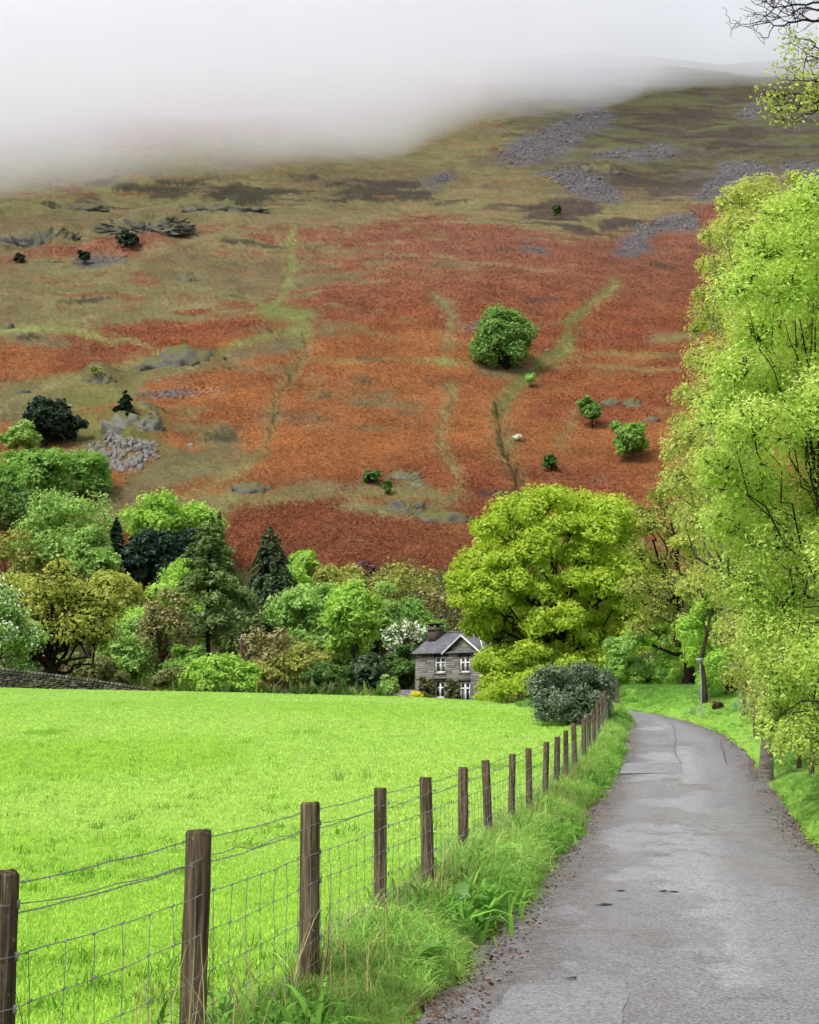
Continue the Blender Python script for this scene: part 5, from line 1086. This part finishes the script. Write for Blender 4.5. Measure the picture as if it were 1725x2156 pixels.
# pale metal post on the bank
pd = 49.; p0 = at(1477, 1482, pd); pz = float(H(np.float64(p0[0]), np.float64(pd))); mp_ = thing('metal_post', 'slim pale grey metal post on the grass bank at the bend', 'post', (p0[0], pd, pz)); mh = zat(1392, pd) - pz
M_GALV = simple('galvanised_steel', C(196, 206, 208), C(168, 178, 180), 6, .5, .5, .1)
V, Q = tubes(np.array([[[0, 0, -.2], [0, 0, mh * .5], [0, 0, mh]]]), np.array([[.028, .028, .024]]), 10); link('shaft', mesh_np('shaft', V, Q, mat=M_GALV, smooth=True), mp_)
V, Q = boxes([(-.03, 0, mh + .04, .2, .1, .09), (-.04, 0, mh - .03, .12, .08, .05)]); link('lamp_head', mesh_np('lamp_head', V, Q, mat=M_GALV), mp_)
# mossy stump and a pale stone
pd = 50.; p0 = at(1512, 1465, pd); pz = float(H(np.float64(p0[0]), np.float64(pd))); st_ = thing('tree_stump', 'dark low stump topped with orange moss on the grass bank', 'stump', (p0[0], pd, pz))
V, T = ICO2; link('bole', mesh_np('bole', V * (1 + np.random.default_rng(3).normal(0, .12, (len(V), 1))) * np.array([.19, .18, .2]) + np.array([0, 0, .03]), None, T, M_BARK), st_)
c_ = np.random.default_rng(4).normal(0, 1, (110, 3)) * np.array([.12, .1, .05]) + np.array([-.12, -.1, .2]); V, Q = kites(c_, np.array([0, -.5, 1.]) + np.random.default_rng(5).normal(0, .4, c_.shape), .07, np.random.default_rng(6)); link('moss', mesh_np('moss', V, Q, mat=leaf_mat('orange_moss', C(150, 132, 52), C(184, 160, 76)), attrs={'tint': np.random.default_rng(7).uniform(0, 1, len(V))}), st_)
p0 = hitg(1098, 1474, f=H if False else ground1); V, T = ICO2
link('pale_stone', mesh_np('pale_stone', V * (1 + np.random.default_rng(8).normal(0, .15, (len(V), 1))) * np.array([.28, .2, .2]), None, T, M_STONE), None, (p0[0], p0[1], p0[2] + .08), label='small whitish stone at the field edge below the garden hedge', category='stone')

# ---------------------------------------------------------------- the post and wire fence
m, nt, out = new_mat('treated_post_wood'); tc = N(nt, 'ShaderNodeTexCoord').outputs['Object']; g = N(nt, 'ShaderNodeNewGeometry').outputs['Position']
n1 = noise_node(nt, 42, 6, .75, mapv(nt, g, (1, 1, .05))); n2 = noise_node(nt, 40, 4, .7, mapv(nt, g, (1, 1, .7))); n3 = noise_node(nt, 2.2, 3, .6, g)
c = ramp(nt, n1.outputs[0], [(.38, C(58, 46, 37)), (.5, C(118, 98, 78)), (.62, C(172, 152, 126))]).outputs[0]
c = mixc(nt, c, C(96, 92, 62), ramp(nt, n3.outputs[0], [(.5, (0,) * 3), (.75, (.6,) * 3)]).outputs[0])
c = mixc(nt, c, C(176, 172, 138), ramp(nt, n2.outputs[0], [(.62, (0,) * 3), (.68, (.8,) * 3)]).outputs[0])
bsdf(nt, out, c, .85, .2, n1.outputs[0], 1.0, .02); M_POST = m
M_WIRE = simple('galvanised_wire', C(178, 180, 176), C(140, 142, 138), 30, .45, .5, .05)
def post_mesh(seed, h, rad, bot=.35):
    r = np.random.default_rng(seed); K = 8; s = 14; zz = np.r_[np.linspace(-bot, h - .012, K - 1), h]; th = np.arange(s) * 2 * math.pi / s
    rr_ = rad * (1.06 - .1 * np.linspace(0, 1, K)); rr_[-1] *= .97; V = []
    wob = 1 + r.normal(0, .035, s)
    for k in range(K):
        q = rr_[k] * wob * (1 + r.normal(0, .012, s)); V.append(np.c_[np.cos(th) * q + r.normal(0, .0015), np.sin(th) * q, np.full(s, zz[k]) + (r.normal(0, .004, s) if k == K - 1 else 0)])
    V = np.concatenate(V); i = np.arange(K - 1)[:, None] * s; j = np.arange(s)[None]; j2 = (j + 1) % s
    Q = np.stack([i + j, i + j2, i + s + j2, i + s + j], -1).reshape(-1, 4); V = np.r_[V, [[0, 0, h + .003]]]; T = np.array([[(K - 1) * s + k, (K - 1) * s + (k + 1) % s, len(V) - 1] for k in range(s)])
    return mesh_np('post', V, Q, T, M_POST, smooth=False)
PH = 1.13; r = np.random.default_rng(91)
fence = thing('wire_fence', 'post and wire stock fence of round brown posts between the field and the lane', 'fence', (FENCE[0][0], FENCE[0][1], 0))
fo = np.array(fence.location)
PT = []
pm = [post_mesh(700 + k, PH, .052) for k in range(6)]
for i, (x, y) in enumerate(FENCE):
    z = float(ground1(np.float64(x), np.float64(y))) + .0
    o = link('post', pm[i % 6], fence, np.array((x, y, z)) - fo); o.rotation_euler = (r.normal(0, .02), r.normal(0, .02), r.uniform(0, 6.28))
    k = {3: 1.08, 4: 1.1, 5: .9, 9: .85}.get(i, r.uniform(.88, 1.06)); o.scale = (k, k, 1 + r.normal(0, .008)); PT.append(np.array((x, y, z)))
PT = np.array(PT)
tang = np.gradient(PT[:, :2], axis=0); tang /= np.linalg.norm(tang, axis=1, keepdims=True); nrm = np.c_[tang[:, 1], -tang[:, 0]]          # towards the lane
def strand(off, side, sag, seed, wav=.004, per=9):
    r = np.random.default_rng(seed); P = []
    for i in range(len(PT) - 1):
        a = np.r_[PT[i, :2] + nrm[i] * side, PT[i, 2] + PH - off + r.normal(0, .004)]; b = np.r_[PT[i + 1, :2] + nrm[i + 1] * side, PT[i + 1, 2] + PH - off]
        t = np.linspace(0, 1, per, endpoint=False)[:, None]; q = a * (1 - t) + b * t; q[:, 2] -= sag * 4 * t[:, 0] * (1 - t[:, 0]); q[1:, 2] += r.normal(0, wav, per - 1); P.append(q)
    return np.concatenate(P + [[np.r_[PT[-1, :2] + nrm[-1] * side, PT[-1, 2] + PH - off]]])
def barbed(off, side, seed):
    P = strand(off, side, .012, seed, .003, 9); s = np.r_[0, np.cumsum(np.linalg.norm(np.diff(P, axis=0), axis=1))]; mb = MB()
    L = s[-1]; t = np.linspace(0, L, int(L / .035)); Q = np.stack([np.interp(t, s, P[:, k]) for k in range(3)], 1); ph = t * 2 * math.pi / .11
    for w in (0, math.pi):
        q = Q.copy(); q[:, 2] += .0028 * np.cos(ph + w); q[:, 0] += .0028 * np.sin(ph + w); V, F = tubes(q[None] - fo, np.full((1, len(q)), .0017), 4); mb.add(V, F)
    r = np.random.default_rng(seed); tb = np.arange(.05, min(L, 34), .105); B = np.stack([np.interp(tb, s, P[:, k]) for k in range(3)], 1)
    for k in range(2):
        dv = r.normal(0, 1, B.shape); dv /= np.linalg.norm(dv, axis=1, keepdims=True); V, F = tubes(np.stack([B - dv * .017, B, B + dv * .017], 1) - fo, np.broadcast_to(np.array([.0005, .0017, .0005]), (len(B), 3)), 3); mb.add(V, F)
    return mb.mesh('barbed_wire', M_WIRE)
link('barbed_wire', barbed(.057, -.055, 801), fence); link('barbed_wire', barbed(.168, -.055, 802), fence)
P = strand(.112, .057, .02, 803, .010); V, F = tubes(P[None] - fo, np.full((1, len(P)), .0022), 5); link('line_wire', mesh_np('line_wire', V, F, mat=M_WIRE), fence)
net = MB(); rows = [strand(o, .056, .008, 804 + k, .003) for k, o in enumerate((.275, .44, .615, .76, .88, .98))]
for k, P in enumerate(rows):
    V, F = tubes(P[None] - fo, np.full((1, len(P)), .0019 if k else .0023), 4); net.add(V, F)
S = [np.r_[0, np.cumsum(np.linalg.norm(np.diff(P, axis=0), axis=1))] for P in rows]; L = S[0][-1]; tb = np.arange(.1, L, .265)
cols = np.stack([np.stack([np.interp(tb * s[-1] / L, s, P[:, k]) for k in range(3)], 1) for P, s in zip(rows, S)], 1); cols += np.random.default_rng(1).normal(0, .004, cols.shape)
V, F = tubes(cols - fo, np.full(cols.shape[:2], .0017), 4); net.add(V, F)
kn = cols[tb < 30].reshape(-1, 3); V, F = tubes(np.stack([kn - np.array([.006, .006, .004]), kn + np.array([.006, .006, .006])], 1) - fo, np.full((len(kn), 2), .0042), 4); net.add(V, F)
o = link('wire_netting', net.mesh('wire_netting', M_WIRE), fence); o['kind'] = 'stuff'
sp = MB()
for i in range(min(12, len(PT))):
    for off in (.112, .275, .44, .615, .76): sp.add(*boxes([(*(np.r_[PT[i, :2] + nrm[i] * .058, PT[i, 2] + PH - off] - fo), .012, .01, .03)]))
link('staples', sp.mesh('staples', M_WIRE), fence)['kind'] = 'stuff'
# far posts beyond the holly and the fence under the trees on the right
f2 = thing('far_fence', 'old grey posts of a fence where the lane bends out of sight', 'fence', (*FENCE[-1], 0)); f2o = np.array(f2.location)
for k, (px, d_) in enumerate(((1288, 55.5), (1293, 57), (1299, 58.2))):
    x = (px - 862.5) / FPX * d_; z = float(ground1(np.float64(x), np.float64(d_))); o = link('post', pm[k], f2, np.array((x, d_, z)) - f2o); o.scale = (.9, .9, .98)
f3 = thing('hedge_fence', 'short weathered fence under the overhanging leaves on the right bank', 'fence', (8, 28, 0)); f3o = np.array(f3.location); pp = []
for k, (px, d_, pyb) in enumerate(((1560, 47, 1482), (1583, 41, 1490), (1672, 31.5, 1590), (1698, 28.5, 1618), (1722, 26, 1650), (1790, 22.5, 1720))):
    x = (px - 862.5) / FPX * d_; z = float(H(np.float64(x), np.float64(d_))); o = link('post', pm[k % 6], f3, np.array((x, d_, z)) - f3o); o.scale = (1, 1, .95); o.rotation_euler = (r.normal(0, .05), r.normal(0, .05), r.uniform(0, 6)); pp.append((x, d_, z))
for hh in (.45, .75, 1.0):
    P = np.array(pp) + np.array([0, 0, hh]); V, F = tubes(P[None] - f3o, np.full((1, len(P)), .002), 4); link('line_wire', mesh_np('line_wire', V, F, mat=M_WIRE), f3)

# ---------------------------------------------------------------- grasses
M_GR = inst_mat('grass_blades', .4, .3)
def col_var(base, n, r, amp=.18, alt=None, altp=0.):
    c = np.repeat(np.array(base)[None], n, 0) * (1 + r.normal(0, amp, (n, 1)))
    if alt is not None: k = r.uniform(0, 1, n) < altp; c[k] = np.array(alt) * (1 + r.normal(0, .15, (k.sum(), 1)))
    return np.clip(c, 0, 1)
r = np.random.default_rng(101)
turf = [blades('turf_tuft', M_GR, 11, .05, .008, 1.0, 2, 110 + k, .035) for k in range(4)]
n = 260000; px = r.uniform(-260, 1330, n); py = r.uniform(1455, 2330, n); a_, b_ = ray(px, py); y = np.full(n, 20.)
ys = 3.2 * (86 / 3.2) ** np.linspace(0, 1, 160); cr = prof(ys) + .02
tb = (cr - EYE) / ys                            # slope of sight to the ground at each distance
o_ = np.argsort(tb); y = np.interp(b_, tb[o_], ys[o_]); x = a_ * y
k = (y < 84) & (x < fence_x(y) + .15) & (r.uniform(0, 1, n) < np.clip((y / 26) ** 1.1, .05, 1) * .5); x, y = x[k], y[k]; z = H(x, y)
nz = fbm(x / 2.6, y / 3.4, 3, 121); n5 = fbm(x / 9, y / 9, 2, 122)
g1, g2, g3 = np.array(C(184, 224, 92, 1.7)), np.array(C(200, 232, 116, 1.7)), np.array(C(150, 206, 72, 1.5))
cg = g1 + (g2 - g1) * sstep(.4, .65, n5)[:, None]; cg = cg + (g3 - cg) * sstep(.66, .86, nz)[:, None]
cg *= r.uniform(.9, 1.25, (len(x), 1))
scatter('field_grass', np.c_[x, y, z - .006], turf, r.uniform(.7, 1.25, len(x)) * (1 + .5 * sstep(.6, .8, nz)) * np.clip(y / 22, .85, 1.5), cg, tilt=.15, seed=21)
# coarser tufts and small pale flowers in the pasture
coarse = [blades('coarse_tuft', M_GR, 22, .10, .009, 1.1, 3, 190 + k, .07, .5) for k in range(3)]
py = r.uniform(1462, 2150, 900); a_, b_ = ray(r.uniform(-200, 1300, 900), py); y = np.interp(b_, tb[o_], ys[o_]); x = a_ * y; k = (y < 83) & (x < fence_x(y) - .2) & (fbm(x / 6, y / 8, 2, 131) > .46); x, y = x[k], y[k]
scatter('pasture_tufts', np.c_[x, y, H(x, y)], coarse, r.uniform(.6, 1.5, len(x)), col_var(C(128, 186, 60, 1.3), len(x), r, .18, C(170, 184, 96, 1.4), .15), tilt=.2, seed=31)
V, Q = kites(np.zeros((1, 3)), np.array([[0, -.3, 1.]]), 1.0, np.random.default_rng(2), .9, .1); fl = [mesh_np('daisy', V, Q, mat=M_GR, attrs={'tint': np.full(4, .5)})]
py = r.uniform(1470, 1900, 160); a_, b_ = ray(r.uniform(-100, 1200, 160), py); y = np.interp(b_, tb[o_], ys[o_]); x = a_ * y; k = x < fence_x(y) - .3; x, y = x[k], y[k]
scatter('pasture_flowers', np.c_[x, y, H(x, y) + .06], fl, np.clip(.0011 * y, .015, .09), col_var((.75, .74, .66), len(x), r, .08), tilt=.3, seed=32)
# long verge grass between fence and lane
longg = [blades('long_grass_tuft', M_GR, 22, .21, .009, 1.1, 4, 130 + k, .06, .55) for k in range(5)]
broad = [blades('leafy_tuft', M_GR, 12, .20, .035, 1.2, 3, 140 + k, .07, .7) for k in range(4)]
straw = [blades('dry_stalk_tuft', M_GR, 4, .55, .006, .35, 3, 150 + k, .05, .3) for k in range(3)]
def strip(n, y0, y1, f0, f1, r, pw=1.6):
    y = y0 + (y1 - y0) * r.uniform(0, 1, n) ** pw; u = r.uniform(0, 1, n); x0, x1 = f0(y), f1(y); return x0 + (x1 - x0) * u, y, u
q = RL; iy = np.argsort(q[:, 1]); 
main = [k for k in range(NR) if q[k, 1] < 54.5]; lx = lambda y: np.interp(y, RL[main, 1], RL[main, 0]); mainr = [k for k in range(NR) if RR[k, 1] < 57]; rx = lambda y: np.interp(y, RR[mainr, 1], RR[mainr, 0])
x, y, u = strip(19000, 3.2, 56, lambda y: fence_x(y) - .22, lambda y: lx(y) - .02 + (fbm(y * 1.3, y * 0, 2, 9) - .5) * .3, r)
edge = np.clip(1.25 - .75 * u, .5, 1) * (.55 + .75 * sstep(0, .25, u)); z = H(x, y); pn = fbm(x * .9, y * .6, 3, 141)
cv = col_var(C(136, 174, 84, 1.9), len(x), r, .18, C(184, 188, 112, 1.7), .14); cv = cv * (.75 + .6 * sstep(.3, .7, pn))[:, None]
scatter('verge_grass', np.c_[x, y, z - .02], longg, edge * np.clip(y / 13, .72, 1) * r.uniform(.55, 1.2, len(x)) * (.7 + .7 * sstep(.35, .65, pn)), cv, tilt=.22, seed=22)
k = (r.uniform(0, 1, len(x)) < np.where(y > 17, .6, .3) * sstep(.40, .56, fbm(x * .7 + 9, y * .4, 2, 143) + .1 * (y > 17))) & (u > .12) & (u < .95)
scatter('verge_weeds', np.c_[x, y, z - .01][k], broad, r.uniform(.6, 1.35, k.sum()), col_var(C(120, 170, 70, 1.9), k.sum(), r, .2), tilt=.25, seed=23)
x, y, u = strip(420, 3.2, 34, lambda y: fence_x(y) - .15, lambda y: fence_x(y) + .4, r); z = H(x, y)
scatter('dry_grass_stalks', np.c_[x, y, z - .02], straw, r.uniform(.4, 1.1, len(x)), col_var(C(200, 184, 130, 1.5), len(x), r, .15, C(120, 96, 66), .25), tilt=.12, seed=24)
# bank on the right
x, y, u = strip(16000, 9, 61, lambda y: rx(y) + .05, lambda y: rx(y) + 3.6, r, 1.25); z = H(x, y); pn = fbm(x * .9, y * .6, 3, 151)
scatter('bank_grass', np.c_[x, y, z - .02], longg, r.uniform(.4, .9, len(x)) * (.6 + .5 * sstep(.35, .65, pn)) * np.clip(.55 + u, .55, 1), col_var(C(134, 182, 86, 1.5), len(x), r, .15, C(150, 186, 88, 1.5), .15) * (.8 + .5 * pn)[:, None], tilt=.2, seed=25)
x = r.uniform(4.5, 13, 2600); y = r.uniform(60.4, 66, 2600); z = H(x, y); scatter('far_bank_grass', np.c_[x, y, z - .02], longg, r.uniform(.5, 1.1, len(x)), col_var(C(132, 178, 86, 1.5), len(x), r, .15), tilt=.2, seed=26)
# pale strap leaved clumps (bulb foliage) on the bank
bulb = [blades('strap_leaf_clump', M_GR, 16, .34, .016, 1.0, 3, 160 + k, .06, .7) for k in range(2)]
bp = []
for px, py, n_ in ((1480, 1455, 12), (1570, 1492, 16), (1600, 1497, 14), (1555, 1488, 8), (1460, 1500, 6)):
    for _ in range(n_):
        b = hitg(px + r.normal(0, 9), py + r.normal(0, 5), f=H, y0=20, y1=66); bp.append(b)
scatter('bulb_foliage', np.array(bp), bulb, r.uniform(.6, 1.1, len(bp)), col_var(C(156, 200, 146, 1.5), len(bp), r, .12), tilt=.1, seed=27)
# docks with broad leaves in the verge
M_DOCK = leaf_mat('dock_leaf', C(104, 176, 52), C(140, 204, 76), .35, .06)
def dock_leaf(k):
    r = np.random.default_rng(170 + k); V = []
    for i in range(7):
        t = i / 6; w = .055 * math.sin(math.pi * min(1, t * .92 + .06)) ** .7 * (1 + r.normal(0, .06)); p = np.array([.30 * t, 0, .20 * t - .17 * t ** 2.4]); V += [p + np.array([0, -w, .012]), p, p + np.array([0, w, .012])]
    Q = [[3 * i + a, 3 * i + a + 1, 3 * i + 4 + a, 3 * i + 3 + a] for i in range(6) for a in (0, 1)]; return mesh_np('leaf', V, Q, mat=M_DOCK, attrs={'tint': np.full(len(V), r.uniform(0, 1))}, smooth=True)
dl = [dock_leaf(k) for k in range(4)]
for lab, px, py, s in (('large broad leaved dock leaning out of the verge beside the tarmac edge', 1040, 1845, 1.15), ('paler dock with glossy leaves just right of the large one', 1105, 1862, .9), ('single upright dock in the grass below the fourth near post', 975, 1925, 1.0), ('small dock at the very edge of the tarmac nearest the camera', 1012, 1965, .8), ('dock half buried in long grass near the camera', 880, 2050, 1.0)):
    b = hitg(px, py, f=H, y0=4, y1=40); dk = thing('dock_plant', lab, 'plant', b + np.array((0, 0, .03)), 'docks in the verge')
    for k in range(8):
        o = link('leaf', dl[k % 4], dk); o.rotation_euler = (r.normal(0, .2), r.uniform(-.7, .1), k * .785 + r.normal(0, .3)); q_ = s * r.uniform(.7, 1.15); o.scale = (q_, q_, q_)
# rush tufts standing in the field
for lab, px, py in (('dark rush tuft in the middle of the field', 712, 1645), ('smaller dark rush tuft right of the other', 770, 1640)):
    b = hitg(px, py, f=ground1, y0=4, y1=60); link('rush_tuft', blades('rush_tuft', leaf_mat('rush_%d' % px, C(84, 120, 44), C(120, 160, 60)), 26, .34 if px < 750 else .26, .008, .45, 3, px, .06, .3), None, b, label=lab, category='rush', group='rush tufts in the field')
# leaf litter and grit along both edges of the lane
M_LIT = inst_mat('leaf_litter', .1, .3); V, Q = kites(np.zeros((1, 3)), np.array([[0, 0, 1.]]), 1.0, np.random.default_rng(2), .7, .12); lf = [mesh_np('dead_leaf', V, Q, mat=M_LIT, attrs={'tint': np.full(4, .5)})]
x, y, u = strip(9000, 5, 55, lambda y: lx(y) - .12, lambda y: lx(y) + .42, r); k = r.uniform(0, 1, len(x)) < (1 - u) ** 1.3 + .05; xa, ya = x[k], y[k]
x, y, u = strip(8000, 12, 57, lambda y: rx(y) - .34, lambda y: rx(y) + .12, r); k = r.uniform(0, 1, len(x)) < u ** 1.2 * sstep(.35, .6, fbm(x * .5, y * .5, 2, 161) + .1) + .03; xa, ya = np.r_[xa, x[k]], np.r_[ya, y[k]]
x, y, u = strip(700, 6, 50, lx, rx, r); xa, ya = np.r_[xa, x], np.r_[ya, y]
za = ground1(xa, ya) + .016; k3 = len(xa)
scatter('leaf_litter', np.c_[xa, ya, za], lf, r.uniform(.014, .045, k3), col_var(C(120, 88, 70), k3, r, .3, C(150, 100, 78), .3), tilt=.35, seed=28)
# grit loosened from the surface
gr_ = [mesh_np('grit', ICO1[0] * .5 * np.array([1, .8, .6]), None, ICO1[1], M_SST)]
x, y, u = strip(9000, 6.5, 40, lx, rx, r, 2.2); z = ground1(x, y) + .03 * (1 - (2 * u - 1) ** 2) + .004; scatter('road_grit', np.c_[x, y, z], gr_, r.uniform(.006, .018, len(x)), col_var(C(150, 148, 146), len(x), r, .35, C(70, 66, 66), .35), tilt=.5, seed=29)
# patches and cracks in the tarmac
def patch(y0, y1, t0, t1, mat, slant=0.0):
    """a repair laid over the lane: a thin sheet between two distances and two places across"""
    ny, nt_ = max(4, int((y1 - y0) / .12)), 14; P = []
    for i in range(ny + 1):
        for j in range(nt_ + 1):
            tt = t0 + (t1 - t0) * j / nt_; yy = y0 + (y1 - y0) * i / ny + slant * (j / nt_ - .5)
            if i in (0, ny): yy += (vnoise(tt * 40, i) - .5) * .07
            if j in (0, nt_): tt += (vnoise(yy * 5, j + 3) - .5) * .02
            x = lx(yy) * (1 - tt) + rx(yy) * tt; P.append((x, yy))
    P = np.array(P, float); k = np.array([on_road(a, b) for a, b in P]); V = np.c_[P, k + .004]; m_ = nt_ + 1
    Q = [[i * m_ + j, i * m_ + j + 1, (i + 1) * m_ + j + 1, (i + 1) * m_ + j] for i in range(ny) for j in range(nt_)]
    link('tarmac_patch', mesh_np('tarmac_patch', V, Q, mat=mat), road)
def tar(name, c1, c2, c3):
    m, nt, out = new_mat(name); p = pos(nt); f = noise_node(nt, 52, 4, .75, p); b = noise_node(nt, 1.3, 4, .6, p); v = noise_node(nt, 62, vec=p, kind='v'); sv = N(nt, 'ShaderNodeSeparateColor'); nt.links.new(v.outputs['Color'], sv.inputs[0])
    c = ramp(nt, b.outputs[0], [(.35, c1), (.65, c2)]).outputs[0]; c = mixc(nt, c, ramp(nt, sv.outputs[0], [(0, (.55,) * 3), (.5, (1.02,) * 3), (1, (1.5,) * 3)]).outputs[0], 1.0, 'MULTIPLY'); c = mixc(nt, c, c3, ramp(nt, f.outputs[0], [(.5, (0,) * 3), (.7, (.7,) * 3)]).outputs[0]); c = mixc(nt, c, C(205, 203, 202), ramp(nt, v.outputs['Distance'], [(.08, (.4,) * 3), (.3, (0,) * 3)]).outputs[0])
    bsdf(nt, out, c, .6, .4, f.outputs[0], .5, .01); return m
M_T1 = tar('pale_tarmac_patch', C(184, 184, 188), C(170, 170, 174), C(120, 119, 121)); M_T2 = tar('dark_tarmac_patch', C(164, 165, 167), C(172, 172, 175), C(118, 116, 117))
def ry(py): return float(road_hit(1400, py)[1])
patch(ry(1630), ry(1607), .06, .48, M_T1, .2); patch(ry(2170), ry(2072), .12, .34, M_T2, .12)
M_CR = simple('crack_filler', C(116, 112, 112), C(92, 88, 88), 10)
def crack(pts_px, w):
    pts = np.array([road_hit(*p) for p in pts_px]); s = np.linspace(0, len(pts) - 1, 14 * len(pts)); P = np.stack([np.interp(s, np.arange(len(pts)), pts[:, k]) for k in (0, 1)], 1) + r.normal(0, .018, (len(s), 2))
    T_ = np.gradient(P, axis=0); T_ /= np.linalg.norm(T_, axis=1, keepdims=True); nn = np.c_[-T_[:, 1], T_[:, 0]]; ww = (w * r.uniform(.4, 1.2, len(s)))[:, None]
    A, B = P - nn * ww, P + nn * ww; V = np.concatenate([[[a[0], a[1], on_road(*a) + .009], [b[0], b[1], on_road(*b) + .009]] for a, b in zip(A, B)]); Q = [[2 * i, 2 * i + 1, 2 * i + 3, 2 * i + 2] for i in range(len(s) - 1)]
    link('crack', mesh_np('crack', V, Q, mat=M_CR), road)
crack([(1395, 1506), (1418, 1530), (1424, 1560), (1420, 1585), (1434, 1608)], .009); crack([(1518, 1560), (1522, 1580), (1530, 1608)], .012); crack([(1335, 1608), (1430, 1610), (1540, 1613), (1585, 1612)], .008); crack([(1560, 1741), (1600, 1743), (1680, 1745)], .008); 
M_DUNG = simple('dried_mud', C(112, 104, 86), C(84, 78, 66), 40)
for lab, px, py, s in (('flattened dung pat left of the lane centre', 1275, 1907, .075), ('smaller dung pat above it on the lane', 1310, 1878, .05), ('dark dung smear right of the lane centre', 1408, 1880, .07), ('tiny dung pat nearest the camera on the lane', 1205, 2062, .04)):
    p = road_hit(px, py); q_ = np.random.default_rng(px); mb = MB()
    for k in range(9):
        V, T = ICO1; mb.add(V * (1 + q_.normal(0, .2, (len(V), 1))) * np.array([s, s * .8, .012]) * q_.uniform(.15, .5) + np.array([*(q_.normal(0, .45, 2) * s), 0]), None, T)
    link('dung_pat', mb.mesh('dung_pat', M_DUNG), None, (p[0], p[1], on_road(*p) + .006), label=lab, category='dung', group='dung pats on the lane')
